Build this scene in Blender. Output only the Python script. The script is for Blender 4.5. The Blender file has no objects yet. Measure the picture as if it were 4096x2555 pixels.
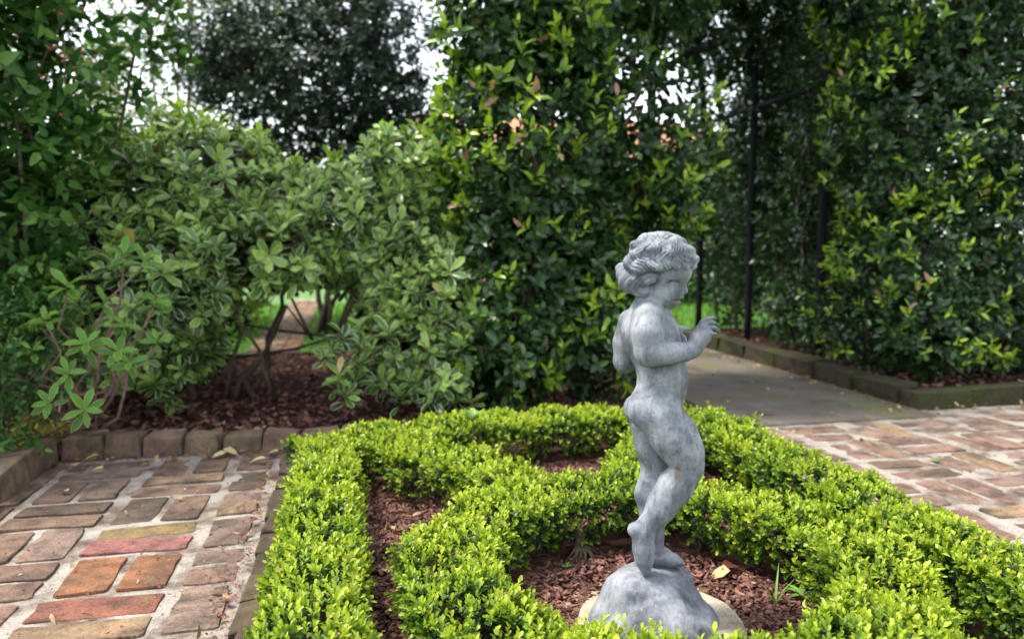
import bpy, bmesh, math, random
import numpy as np
from mathutils import Vector, Matrix

random.seed(7)
RNG = np.random.default_rng(7)
SC = bpy.context.scene
COL = SC.collection
R = math.radians

# ------------------------------------------------------------------ camera, sky, sun, exposure
FPX, CAM_H = 2958.0, 0.70            # focal length in photo pixels, eye height in metres
PITCH, YAW = R(5.964), R(12.75)
cam_data = bpy.data.cameras.new('camera')
cam_data.sensor_width = 36.0
cam_data.lens = 36.0 * FPX / 4096.0
cam_data.clip_start = 0.02
cam_data.clip_end = 400.0
cam_data.dof.use_dof = True
cam_data.dof.focus_distance = 1.30
cam_data.dof.aperture_fstop = 3.4
cam = bpy.data.objects.new('camera', cam_data)
COL.objects.link(cam)
cam.location = (0, 0, CAM_H)
cam.rotation_euler = (R(90) - PITCH, 0, -YAW)
SC.camera = cam

SUN_EL, SUN_AZ = R(62), R(290)       # azimuth measured clockwise from +Y
world = bpy.data.worlds.new('World')
SC.world = world
world.use_nodes = True
wn = world.node_tree.nodes
wl = world.node_tree.links
sky = wn.new('ShaderNodeTexSky')
sky.sky_type = 'NISHITA'
sky.sun_disc = False
sky.sun_elevation = SUN_EL
sky.sun_rotation = SUN_AZ
sky.air_density = 1.0
sky.dust_density = 0.8
sky.ozone_density = 1.0
bg = wn['Background']
bg.inputs['Strength'].default_value = 0.11
hs = wn.new('ShaderNodeHueSaturation')
hs.inputs['Saturation'].default_value = 0.30
hs.inputs['Value'].default_value = 1.0
wl.new(sky.outputs[0], hs.inputs['Color'])
wl.new(hs.outputs[0], bg.inputs['Color'])

sun_data = bpy.data.lights.new('sun', 'SUN')
sun_data.energy = 1.5
sun_data.angle = R(11)
sun_data.color = (1.0, 0.94, 0.82)
sun = bpy.data.objects.new('sun', sun_data)
COL.objects.link(sun)
sd = Vector((math.sin(SUN_AZ) * math.cos(SUN_EL), math.cos(SUN_AZ) * math.cos(SUN_EL), math.sin(SUN_EL)))
sun.rotation_euler = sd.to_track_quat('Z', 'Y').to_euler()
SC.view_settings.view_transform = 'Standard'
SC.view_settings.look = 'None'
SC.view_settings.exposure = 2.38
SC.view_settings.gamma = 1.0
SC.cycles.max_bounces = 5
SC.cycles.diffuse_bounces = 2
SC.cycles.glossy_bounces = 2
SC.cycles.transmission_bounces = 3
SC.cycles.transparent_max_bounces = 4
SC.cycles.caustics_reflective = False
SC.cycles.caustics_refractive = False
SC.cycles.use_adaptive_sampling = True
SC.cycles.adaptive_threshold = 0.02

FWD = np.array([math.sin(YAW), math.cos(YAW), 0.0])       # level viewing direction
RGT = np.array([math.cos(YAW), -math.sin(YAW), 0.0])
CAMP = np.array([0, 0, CAM_H])

# ------------------------------------------------------------------ node helpers / materials
def new_mat(name):
    m = bpy.data.materials.new(name)
    m.use_nodes = True
    nt = m.node_tree
    return m, nt, nt.nodes, nt.links, nt.nodes['Principled BSDF']

def N(nt, t, **kw):
    n = nt.nodes.new(t)
    for k, v in kw.items():
        if k in n.inputs:
            n.inputs[k].default_value = v
        else:
            setattr(n, k, v)
    return n

def ramp(nt, stops, interp='LINEAR'):
    n = nt.nodes.new('ShaderNodeValToRGB')
    e = n.color_ramp.elements
    n.color_ramp.interpolation = interp
    while len(e) < len(stops):
        e.new(0.5)
    for el, (p, c) in zip(e, stops):
        el.position = p
        el.color = (*c, 1) if len(c) == 3 else c
    return n

def noise(nt, scale, detail=4, rough=0.55, vec=None, dist=0.0):
    n = nt.nodes.new('ShaderNodeTexNoise')
    n.inputs['Scale'].default_value = scale
    n.inputs['Detail'].default_value = detail
    n.inputs['Roughness'].default_value = rough
    n.inputs['Distortion'].default_value = dist
    if vec is not None:
        nt.links.new(vec, n.inputs['Vector'])
    return n

def mix(nt, fac, a, b, mode='MIX'):
    n = nt.nodes.new('ShaderNodeMix')
    n.data_type = 'RGBA'
    n.blend_type = mode
    for sock, v in ((n.inputs[0], fac), (n.inputs[6], a), (n.inputs[7], b)):
        if hasattr(v, 'links') or hasattr(v, 'is_linked'):
            nt.links.new(v, sock)
        elif isinstance(v, (int, float)):
            sock.default_value = v
        else:
            sock.default_value = (*v, 1)
    return n.outputs[2]

def bump(nt, bs, height, strength=0.4, dist=0.01):
    b = nt.nodes.new('ShaderNodeBump')
    b.inputs['Strength'].default_value = strength
    b.inputs['Distance'].default_value = dist
    nt.links.new(height, b.inputs['Height'])
    nt.links.new(b.outputs[0], bs.inputs['Normal'])
    return b

def leaf_mat(name, stops, margin=None, rough=0.38, spec=0.5, trans=0.3, back=None, vein=True):
    """leaf: colour by its age ('tint' per leaf), pale margin where the leaf has one, light coming through"""
    m, nt, nd, lk, bs = new_mat(name)
    a = N(nt, 'ShaderNodeAttribute', attribute_name='tint')
    rp = ramp(nt, stops)
    lk.new(a.outputs['Fac'], rp.inputs[0])
    col = rp.outputs[0]
    tc = nd.new('ShaderNodeTexCoord')
    nz = noise(nt, 60, 0, 0.5, tc.outputs['Object'])
    rv = ramp(nt, [(0.3, (0.82, 0.82, 0.82)), (0.7, (1.15, 1.15, 1.12))])
    lk.new(nz.outputs[0], rv.inputs[0])
    col = mix(nt, 1.0, col, rv.outputs[0], 'MULTIPLY')
    if margin:
        a2 = N(nt, 'ShaderNodeAttribute', attribute_name='margin')
        col = mix(nt, a2.outputs['Fac'], col, margin)
    lk.new(col, bs.inputs['Base Color'])
    bs.inputs['Roughness'].default_value = rough
    bs.inputs['Specular IOR Level'].default_value = spec
    tr = nd.new('ShaderNodeBsdfTranslucent')
    tcol = mix(nt, 1.0, col, (1.25, 1.35, 0.6), 'MULTIPLY')
    lk.new(tcol, tr.inputs['Color'])
    ms = nd.new('ShaderNodeMixShader')
    ms.inputs[0].default_value = trans
    lk.new(bs.outputs[0], ms.inputs[1])
    lk.new(tr.outputs[0], ms.inputs[2])
    lk.new(ms.outputs[0], nd['Material Output'].inputs['Surface'])
    return m

M = {}
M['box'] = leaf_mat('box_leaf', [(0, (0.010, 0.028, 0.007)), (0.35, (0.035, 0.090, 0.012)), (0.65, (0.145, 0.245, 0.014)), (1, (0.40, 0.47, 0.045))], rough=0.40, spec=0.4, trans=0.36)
M['pitt'] = leaf_mat('pittosporum_leaf', [(0, (0.009, 0.031, 0.006)), (0.45, (0.056, 0.148, 0.020)), (0.9, (0.28, 0.43, 0.075)), (0.985, (0.26, 0.40, 0.08)), (1, (0.45, 0.34, 0.09))], margin=(0.50, 0.54, 0.30), rough=0.28, spec=0.45, trans=0.25)
M['daphne'] = leaf_mat('daphne_leaf', [(0, (0.018, 0.075, 0.014)), (1, (0.10, 0.27, 0.028))], margin=(0.46, 0.45, 0.09), rough=0.42, spec=0.35, trans=0.30)
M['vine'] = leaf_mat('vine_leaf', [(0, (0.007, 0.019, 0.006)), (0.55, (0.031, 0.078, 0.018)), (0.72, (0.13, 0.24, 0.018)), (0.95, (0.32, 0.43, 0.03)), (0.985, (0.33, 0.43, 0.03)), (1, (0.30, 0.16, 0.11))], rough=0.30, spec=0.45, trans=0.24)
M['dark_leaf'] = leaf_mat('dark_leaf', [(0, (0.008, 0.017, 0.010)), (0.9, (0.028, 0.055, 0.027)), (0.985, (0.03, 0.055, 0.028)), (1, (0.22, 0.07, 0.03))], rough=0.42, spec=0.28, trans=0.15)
M['creeper'] = leaf_mat('creeper_leaf', [(0, (0.009, 0.032, 0.008)), (0.6, (0.046, 0.125, 0.026)), (0.97, (0.15, 0.28, 0.065)), (0.985, (0.15, 0.28, 0.065)), (1, (0.36, 0.22, 0.03))], rough=0.5, spec=0.3, trans=0.3)
M['light_tree'] = leaf_mat('light_tree_leaf', [(0, (0.05, 0.09, 0.03)), (0.7, (0.14, 0.20, 0.05)), (1, (0.30, 0.30, 0.06))], rough=0.5, trans=0.35)
M['gold'] = leaf_mat('gold_leaf', [(0, (0.25, 0.20, 0.05)), (1, (0.50, 0.33, 0.07))], rough=0.5, trans=0.3)
M['fallen'] = leaf_mat('fallen_leaf', [(0, (0.08, 0.022, 0.015)), (0.4, (0.30, 0.20, 0.10)), (1, (0.46, 0.40, 0.19))], rough=0.6, trans=0.1)
M['weed'] = leaf_mat('weed_leaf', [(0, (0.06, 0.14, 0.04)), (1, (0.20, 0.36, 0.06))], rough=0.5, trans=0.3)
M['grass'] = leaf_mat('grass_blade', [(0, (0.06, 0.17, 0.025)), (0.8, (0.16, 0.36, 0.045)), (1, (0.36, 0.48, 0.13))], rough=0.5, trans=0.35)
M['petal'] = leaf_mat('petal', [(0, (0.07, 0.010, 0.014)), (0.8, (0.19, 0.025, 0.040)), (1, (0.30, 0.05, 0.09))], rough=0.6, trans=0.2)

def simple_mat(name, stops, scale=20, rough=0.8, bump_s=0.4, bump_d=0.004, spec=0.3, metallic=0.0, coords='Object', detail=6):
    m, nt, nd, lk, bs = new_mat(name)
    tc = nd.new('ShaderNodeTexCoord')
    nz = noise(nt, scale, detail, 0.6, tc.outputs[coords])
    rp = ramp(nt, stops)
    lk.new(nz.outputs[0], rp.inputs[0])
    lk.new(rp.outputs[0], bs.inputs['Base Color'])
    nz2 = noise(nt, scale * 6, 5, 0.65, tc.outputs[coords])
    bump(nt, bs, nz2.outputs[0], bump_s, bump_d)
    bs.inputs['Roughness'].default_value = rough
    bs.inputs['Specular IOR Level'].default_value = spec
    bs.inputs['Metallic'].default_value = metallic
    return m

M['bark'] = simple_mat('bark', [(0.3, (0.05, 0.035, 0.025)), (0.7, (0.16, 0.12, 0.09))], 40)
M['bark_red'] = simple_mat('reddish_bark', [(0.3, (0.10, 0.06, 0.05)), (0.7, (0.26, 0.17, 0.14))], 60)
M['bark_pale'] = simple_mat('pale_bark', [(0.3, (0.20, 0.15, 0.11)), (0.7, (0.40, 0.32, 0.25))], 30)
M['twig_green'] = simple_mat('green_twig', [(0.3, (0.06, 0.10, 0.03)), (0.7, (0.12, 0.16, 0.05))], 60)
M['soil'] = simple_mat('mulch_soil', [(0.3, (0.030, 0.016, 0.013)), (0.55, (0.085, 0.042, 0.034)), (0.75, (0.17, 0.085, 0.066))], 70, 0.95, 1.0, 0.02, 0.1)
M['iron'] = simple_mat('black_iron', [(0.3, (0.006, 0.006, 0.008)), (0.7, (0.014, 0.014, 0.016))], 50, 0.9, 0.3, 0.002, 0.15)
M['lawn'] = simple_mat('lawn_ground', [(0.3, (0.04, 0.10, 0.02)), (0.7, (0.09, 0.20, 0.035))], 8, 0.9)
M['berry'] = simple_mat('berry', [(0.3, (0.20, 0.03, 0.025)), (0.7, (0.34, 0.08, 0.06))], 60, 0.35)
M['render'] = simple_mat('cream_render', [(0.3, (0.50, 0.42, 0.32)), (0.7, (0.62, 0.54, 0.42))], 3, 0.9)
M['roof'] = simple_mat('terracotta', [(0.3, (0.30, 0.13, 0.07)), (0.7, (0.48, 0.23, 0.13))], 6, 0.85)
M['glass'] = simple_mat('dark_glass', [(0.3, (0.02, 0.025, 0.03)), (0.7, (0.04, 0.05, 0.06))], 2, 0.08, 0.0)
M['trim'] = simple_mat('white_trim', [(0.3, (0.62, 0.60, 0.56)), (0.7, (0.72, 0.70, 0.66))], 9, 0.6)

def brick_mat():
    m, nt, nd, lk, bs = new_mat('old_brick')
    oi = nd.new('ShaderNodeObjectInfo')
    tc = nd.new('ShaderNodeTexCoord')
    add = nd.new('ShaderNodeVectorMath'); add.operation = 'ADD'
    sc = nd.new('ShaderNodeVectorMath'); sc.operation = 'SCALE'
    cmb = nd.new('ShaderNodeCombineXYZ')
    for i in range(3):
        lk.new(oi.outputs['Random'], cmb.inputs[i])
    lk.new(cmb.outputs[0], sc.inputs[0]); sc.inputs['Scale'].default_value = 37.0
    lk.new(tc.outputs['Object'], add.inputs[0]); lk.new(sc.outputs[0], add.inputs[1])
    v = add.outputs[0]
    n1 = noise(nt, 14, 5, 0.65, v, 0.4)
    r1 = ramp(nt, [(0.30, (0.40, 0.38, 0.36)), (0.5, (1.0, 1.0, 1.0)), (0.72, (1.45, 1.35, 1.2))])
    lk.new(n1.outputs[0], r1.inputs[0])
    col = mix(nt, 1.0, oi.outputs['Color'], r1.outputs[0], 'MULTIPLY')
    n2 = noise(nt, 9, 6, 0.7, v)                       # dark lichen / soot
    r2 = ramp(nt, [(0.48, (0, 0, 0)), (0.64, (0.8, 0.8, 0.8))])
    lk.new(n2.outputs[0], r2.inputs[0])
    col = mix(nt, r2.outputs[0], col, (0.042, 0.034, 0.026))
    n3 = noise(nt, 22, 4, 0.6, v)                      # ochre / mossy specks
    r3 = ramp(nt, [(0.62, (0, 0, 0)), (0.72, (0.6, 0.6, 0.6))])
    lk.new(n3.outputs[0], r3.inputs[0])
    col = mix(nt, r3.outputs[0], col, (0.15, 0.115, 0.04))
    n4 = noise(nt, 11, 6, 0.7, v)                      # pale mortar smears
    r4 = ramp(nt, [(0.66, (0, 0, 0)), (0.76, (0.7, 0.7, 0.7))])
    mp = nd.new('ShaderNodeMapping'); mp.inputs['Location'].default_value = (5, 9, 2)
    lk.new(v, mp.inputs['Vector']); lk.new(mp.outputs[0], n4.inputs['Vector'])
    lk.new(n4.outputs[0], r4.inputs[0])
    col = mix(nt, r4.outputs[0], col, (0.24, 0.22, 0.19))
    lk.new(col, bs.inputs['Base Color'])
    bs.inputs['Roughness'].default_value = 0.85
    bs.inputs['Specular IOR Level'].default_value = 0.25
    n6 = noise(nt, 240, 3, 0.7, v)
    r6 = ramp(nt, [(0.32, (0.45, 0.45, 0.45)), (0.48, (1, 1, 1)), (0.66, (1.25, 1.25, 1.25))])
    lk.new(n6.outputs[0], r6.inputs[0])
    col = mix(nt, 1.0, col, r6.outputs[0], 'MULTIPLY')
    lk.new(col, bs.inputs['Base Color'])
    nb = noise(nt, 70, 9, 0.8, v)
    bump(nt, bs, nb.outputs[0], 0.6, 0.004)
    return m
M['brick'] = brick_mat()

def mossy_mat(name, base, moss_lo, moss_hi):
    m, nt, nd, lk, bs = new_mat(name)
    oi = nd.new('ShaderNodeObjectInfo')
    tc = nd.new('ShaderNodeTexCoord')
    geo = nd.new('ShaderNodeNewGeometry')
    v = geo.outputs['Position']
    n1 = noise(nt, 18, 6, 0.65, v)
    r1 = ramp(nt, [(0.3, (0.45, 0.45, 0.45)), (0.7, (1.3, 1.25, 1.2))])
    lk.new(n1.outputs[0], r1.inputs[0])
    col = mix(nt, 1.0, oi.outputs['Color'], r1.outputs[0], 'MULTIPLY')
    n2 = noise(nt, 6, 7, 0.7, v)
    r2 = ramp(nt, [(moss_lo, (0, 0, 0)), (moss_hi, (0.9, 0.9, 0.9))])
    lk.new(n2.outputs[0], r2.inputs[0])
    n3 = noise(nt, 80, 4, 0.7, v)
    r3 = ramp(nt, [(0.3, (0.016, 0.024, 0.006)), (0.7, (0.060, 0.075, 0.016))])
    lk.new(n3.outputs[0], r3.inputs[0])
    col = mix(nt, r2.outputs[0], col, r3.outputs[0])
    lk.new(col, bs.inputs['Base Color'])
    bs.inputs['Roughness'].default_value = 0.9
    bs.inputs['Specular IOR Level'].default_value = 0.2
    nb = noise(nt, 110, 8, 0.75, v)
    bump(nt, bs, nb.outputs[0], 0.9, 0.008)
    return m
M['border'] = mossy_mat('border_stone', None, 0.58, 0.68)
M['mossy'] = mossy_mat('mossy_border_stone', None, 0.46, 0.62)

def ground_mat(name, stops, s1, speck=None, moss=None, bs_=0.5, bd=0.006):
    m, nt, nd, lk, bs = new_mat(name)
    geo = nd.new('ShaderNodeNewGeometry')
    v = geo.outputs['Position']
    n1 = noise(nt, s1, 7, 0.65, v)
    r1 = ramp(nt, stops)
    lk.new(n1.outputs[0], r1.inputs[0])
    col = r1.outputs[0]
    if moss:
        n2 = noise(nt, 2.6, 6, 0.65, v)
        r2 = ramp(nt, [(moss, (0, 0, 0)), (moss + 0.14, (0.7, 0.7, 0.7))])
        lk.new(n2.outputs[0], r2.inputs[0])
        col = mix(nt, r2.outputs[0], col, (0.11, 0.115, 0.04))
    if speck:
        n3 = noise(nt, 260, 3, 0.7, v)
        r3 = ramp(nt, [(0.35, (0.62, 0.62, 0.62)), (0.5, (1, 1, 1)), (0.68, (1.25, 1.25, 1.25))])
        lk.new(n3.outputs[0], r3.inputs[0])
        col = mix(nt, 1.0, col, r3.outputs[0], 'MULTIPLY')
    lk.new(col, bs.inputs['Base Color'])
    bs.inputs['Roughness'].default_value = 0.92
    bs.inputs['Specular IOR Level'].default_value = 0.2
    nb = noise(nt, 150, 7, 0.75, v)
    bump(nt, bs, nb.outputs[0], bs_, bd)
    return m
M['mortar'] = ground_mat('cement_mortar', [(0.36, (0.080, 0.058, 0.047)), (0.45, (0.16, 0.128, 0.106)), (0.54, (0.27, 0.242, 0.212)), (0.78, (0.36, 0.33, 0.30))], 9, True)
M['concrete'] = ground_mat('path_concrete', [(0.30, (0.050, 0.040, 0.032)), (0.43, (0.110, 0.092, 0.078)), (0.55, (0.125, 0.107, 0.094)), (0.72, (0.185, 0.162, 0.142))], 4.5, True, 0.48)
M['limestone'] = ground_mat('limestone', [(0.3, (0.20, 0.165, 0.115)), (0.5, (0.36, 0.31, 0.235)), (0.7, (0.47, 0.42, 0.33))], 22, True)
M['limestone_dark'] = ground_mat('brown_flagstone', [(0.3, (0.22, 0.17, 0.10)), (0.7, (0.38, 0.31, 0.20))], 16, True)

def chip_mat():
    m, nt, nd, lk, bs = new_mat('bark_chip')
    a = N(nt, 'ShaderNodeAttribute', attribute_name='tint')
    rp = ramp(nt, [(0, (0.035, 0.017, 0.014)), (0.5, (0.150, 0.068, 0.053)), (0.85, (0.26, 0.132, 0.098)), (1, (0.40, 0.26, 0.17))])
    lk.new(a.outputs['Fac'], rp.inputs[0])
    lk.new(rp.outputs[0], bs.inputs['Base Color'])
    bs.inputs['Roughness'].default_value = 0.85
    bs.inputs['Specular IOR Level'].default_value = 0.25
    tc = nd.new('ShaderNodeTexCoord')
    nb = noise(nt, 200, 4, 0.7, tc.outputs['Object'])
    bump(nt, bs, nb.outputs[0], 0.6, 0.003)
    return m
M['chip'] = chip_mat()

STAINS = (((0.0310, -0.055, 0.300), 0.007, 0.030), ((0.037, -0.055, 0.225), 0.006, 0.035), ((0.040, -0.045, 0.415), 0.0045, 0.030))
def lead_mat():
    """weathered lead: blue grey metal with chalky oxide, run-off streaks, pores and a few rust stains"""
    m, nt, nd, lk, bs = new_mat('weathered_lead')
    tc = nd.new('ShaderNodeTexCoord')
    v = tc.outputs['Object']
    n1 = noise(nt, 16, 7, 0.62, v, 0.6)
    r1 = ramp(nt, [(0.32, (0.052, 0.060, 0.077)), (0.5, (0.138, 0.150, 0.175)), (0.68, (0.262, 0.276, 0.300))])
    lk.new(n1.outputs[0], r1.inputs[0])
    col = r1.outputs[0]
    mp = nd.new('ShaderNodeMapping'); mp.inputs['Scale'].default_value = (60, 60, 11)
    lk.new(v, mp.inputs['Vector'])
    n2 = noise(nt, 1.0, 6, 0.7, mp.outputs[0], 0.3)
    r2 = ramp(nt, [(0.52, (0, 0, 0)), (0.74, (0.75, 0.75, 0.75))])
    lk.new(n2.outputs[0], r2.inputs[0])
    col = mix(nt, r2.outputs[0], col, (0.335, 0.352, 0.375))
    n5 = noise(nt, 9, 5, 0.7, v)
    mp5 = nd.new('ShaderNodeMapping'); mp5.inputs['Location'].default_value = (3, 1, 7)
    lk.new(v, mp5.inputs['Vector']); lk.new(mp5.outputs[0], n5.inputs['Vector'])
    r5 = ramp(nt, [(0.50, (0, 0, 0)), (0.66, (0.7, 0.7, 0.7))])
    lk.new(n5.outputs[0], r5.inputs[0])
    col = mix(nt, r5.outputs[0], col, (0.305, 0.318, 0.338))
    n3 = noise(nt, 120, 4, 0.7, v)
    r3 = ramp(nt, [(0.30, (0.55, 0.55, 0.57)), (0.42, (1, 1, 1)), (0.62, (1, 1, 1)), (0.75, (1.2, 1.2, 1.2))])
    lk.new(n3.outputs[0], r3.inputs[0])
    col = mix(nt, 1.0, col, r3.outputs[0], 'MULTIPLY')
    mp2 = nd.new('ShaderNodeMapping'); mp2.inputs['Scale'].default_value = (26, 26, 5); mp2.inputs['Location'].default_value = (2, 4, 1)
    lk.new(v, mp2.inputs['Vector'])
    n4 = noise(nt, 1.0, 4, 0.6, mp2.outputs[0])
    r4 = ramp(nt, [(0.69, (0, 0, 0)), (0.78, (0.55, 0.55, 0.55))])
    lk.new(n4.outputs[0], r4.inputs[0])
    col = mix(nt, r4.outputs[0], col, (0.20, 0.125, 0.07))
    lk.new(col, bs.inputs['Base Color'])
    bs.inputs['Roughness'].default_value = 0.60
    bs.inputs['Specular IOR Level'].default_value = 0.4
    for loc, rad, drop in STAINS:                      # rust that has run down from the joint behind the knee and from the groin
        mpS = nd.new('ShaderNodeMapping'); mpS.inputs['Location'].default_value = tuple(-c / r for c, r in zip(loc, (rad, 0.06, drop))); mpS.inputs['Scale'].default_value = (1 / rad, 1 / 0.06, 1 / drop)
        nS = noise(nt, 55, 3, 0.7, v)
        lk.new(v, mpS.inputs['Vector'])
        ln = nd.new('ShaderNodeVectorMath'); ln.operation = 'LENGTH'; lk.new(mpS.outputs[0], ln.inputs[0])
        ad = nd.new('ShaderNodeMath'); ad.operation = 'MULTIPLY_ADD'; lk.new(nS.outputs[0], ad.inputs[0]); ad.inputs[1].default_value = 1.3; lk.new(ln.outputs['Value'], ad.inputs[2])
        rS = ramp(nt, [(0.55, (0.75, 0.75, 0.75)), (0.85, (0, 0, 0))])
        sc_ = nd.new('ShaderNodeMath'); sc_.operation = 'MULTIPLY'; lk.new(ad.outputs[0], sc_.inputs[0]); sc_.inputs[1].default_value = 0.55
        lk.new(sc_.outputs[0], rS.inputs[0])
        col = mix(nt, rS.outputs[0], col, (0.15, 0.098, 0.062))
    vo = nd.new('ShaderNodeTexVoronoi'); vo.inputs['Scale'].default_value = 150
    lk.new(v, vo.inputs['Vector'])
    rp_ = ramp(nt, [(0.0, (0.30, 0.30, 0.31)), (0.16, (1, 1, 1))])
    lk.new(vo.outputs['Distance'], rp_.inputs[0])
    n7 = noise(nt, 12, 3, 0.6, v)
    r7 = ramp(nt, [(0.50, (0, 0, 0)), (0.60, (1, 1, 1))])
    lk.new(n7.outputs[0], r7.inputs[0])
    pit = mix(nt, r7.outputs[0], (1, 1, 1), rp_.outputs[0])
    col = mix(nt, 1.0, col, pit, 'MULTIPLY')
    mp8 = nd.new('ShaderNodeMapping'); mp8.inputs['Scale'].default_value = (110, 110, 16); mp8.inputs['Location'].default_value = (8, 3, 5)
    lk.new(v, mp8.inputs['Vector'])
    n8 = noise(nt, 1.0, 4, 0.7, mp8.outputs[0], 0.2)
    r8 = ramp(nt, [(0.33, (0.60, 0.61, 0.64)), (0.46, (1, 1, 1)), (0.60, (1, 1, 1)), (0.74, (1.28, 1.28, 1.27))])
    lk.new(n8.outputs[0], r8.inputs[0])
    col = mix(nt, 1.0, col, r8.outputs[0], 'MULTIPLY')
    lk.new(col, bs.inputs['Base Color'])
    nb = noise(nt, 130, 8, 0.75, v)
    bump(nt, bs, nb.outputs[0], 0.45, 0.004)
    return m
M['lead'] = lead_mat()

# ------------------------------------------------------------------ object helpers
def tag(o, label=None, cat=None, group=None, kind=None):
    for k, v in (('label', label), ('category', cat), ('group', group), ('kind', kind)):
        if v:
            o[k] = v
    return o

def empty(name, loc, rz=0.0):
    o = bpy.data.objects.new(name, None)
    COL.objects.link(o)
    o.location = loc
    o.rotation_euler = (0, 0, rz)
    o.empty_display_size = 0.05
    return o

def link(name, me, parent=None, loc=(0, 0, 0), rot=(0, 0, 0)):
    o = bpy.data.objects.new(name, me)
    COL.objects.link(o)
    o.location = loc
    o.rotation_euler = rot
    if parent is not None:
        o.parent = parent
    return o

def mesh_np(name, V, loops, totals, mat, smooth=True, attrs=None):
    me = bpy.data.meshes.new(name)
    V = np.ascontiguousarray(V, dtype=np.float32)
    loops = np.ascontiguousarray(loops, dtype=np.int32)
    totals = np.ascontiguousarray(totals, dtype=np.int32)
    me.vertices.add(len(V)); me.vertices.foreach_set('co', V.ravel())
    me.loops.add(len(loops)); me.loops.foreach_set('vertex_index', loops)
    me.polygons.add(len(totals))
    starts = np.zeros(len(totals), np.int32); starts[1:] = np.cumsum(totals)[:-1]
    me.polygons.foreach_set('loop_start', starts)
    me.update(calc_edges=True)
    me.polygons.foreach_set('use_smooth', np.full(len(totals), smooth, dtype=bool))
    for k, a in (attrs or {}).items():
        at_ = me.attributes.new(k, 'FLOAT', 'FACE')
        at_.data.foreach_set('value', np.ascontiguousarray(a, dtype=np.float32))
    me.materials.append(mat)
    me.validate()
    return me

def mesh_py(name, verts, faces, mat, smooth=False):
    me = bpy.data.meshes.new(name)
    me.from_pydata([tuple(v) for v in verts], [], faces)
    me.update()
    if smooth:
        for p in me.polygons:
            p.use_smooth = True
    me.materials.append(mat)
    return me

def box_faces(o=0):
    return [(o, o+3, o+2, o+1), (o+4, o+5, o+6, o+7), (o, o+1, o+5, o+4), (o+1, o+2, o+6, o+5), (o+2, o+3, o+7, o+6), (o+3, o, o+4, o+7)]

def bevel_box(name, sx, sy, sz, mat, b=0.004, seg=1, jit=0.0, seed=0, top_at_zero=False):
    """a box with bevelled, slightly uneven edges; origin in the middle of its base (or top)"""
    bm = bmesh.new()
    bmesh.ops.create_cube(bm, size=1.0)
    rr = random.Random(seed)
    for v in bm.verts:
        v.co = Vector((v.co.x * sx, v.co.y * sy, v.co.z * sz))
        v.co += Vector((rr.uniform(-jit, jit), rr.uniform(-jit, jit), rr.uniform(-jit, jit) * 0.5))
        v.co.z += -sz / 2 if top_at_zero else sz / 2
    bmesh.ops.bevel(bm, geom=bm.edges[:], offset=b, segments=seg, profile=0.6, affect='EDGES')
    me = bpy.data.meshes.new(name)
    bm.to_mesh(me); bm.free()
    me.materials.append(mat)
    return me

def tube(path, radii, sides=6):
    path = np.asarray(path, float); n = len(path)
    T = np.gradient(path, axis=0); T /= np.linalg.norm(T, axis=1)[:, None] + 1e-9
    ref = np.array([0.31, 0.77, 0.55]); V = []
    for i in range(n):
        a = np.cross(T[i], ref); a /= np.linalg.norm(a) + 1e-9
        b = np.cross(T[i], a)
        for s in range(sides):
            t = 2 * math.pi * s / sides
            V.append(path[i] + radii[i] * (a * math.cos(t) + b * math.sin(t)))
    F = []
    for i in range(n - 1):
        for s in range(sides):
            s2 = (s + 1) % sides
            F.append((i*sides+s, i*sides+s2, (i+1)*sides+s2, (i+1)*sides+s))
    F.append(tuple(range(sides))[::-1]); F.append(tuple((n-1)*sides + s for s in range(sides)))
    return V, F

def tube_obj(name, path, radii, mat, parent=None, sides=6, base=(0, 0, 0)):
    V, F = tube(np.asarray(path) - np.asarray(base), radii, sides)
    return link(name, mesh_py(name, V, F, mat, True), parent)

def wander(a, b, n=7, amp=0.03, rng=RNG, sag=0.0):
    a = np.asarray(a, float); b = np.asarray(b, float)
    t = np.linspace(0, 1, n)[:, None]
    p = a + (b - a) * t
    w = rng.normal(0, amp, (n, 3)); w[0] = 0; w[-1] = 0
    p += w * np.sin(math.pi * t) ** 0.5
    p[:, 2] += sag * np.sin(math.pi * t[:, 0])
    return p

def lump(p, s=1.0, ph=0.0):
    """smooth pseudo noise in -1..1 for arrays of points"""
    x, y, z = p[:, 0] * s + ph, p[:, 1] * s + 1.7 * ph, p[:, 2] * s + 0.6 * ph
    return (np.sin(1.0*x + 2.1*np.sin(0.7*y + 1.3)) + np.sin(1.3*y + 1.9*np.sin(0.8*z + 0.4)) + np.sin(1.1*z + 2.3*np.sin(0.9*x + 2.2)) + 0.5*np.sin(2.3*x + 1.1*y - 1.7*z)) / 3.5

def unit(a):
    return a / (np.linalg.norm(a, axis=-1, keepdims=True) + 1e-12)

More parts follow.
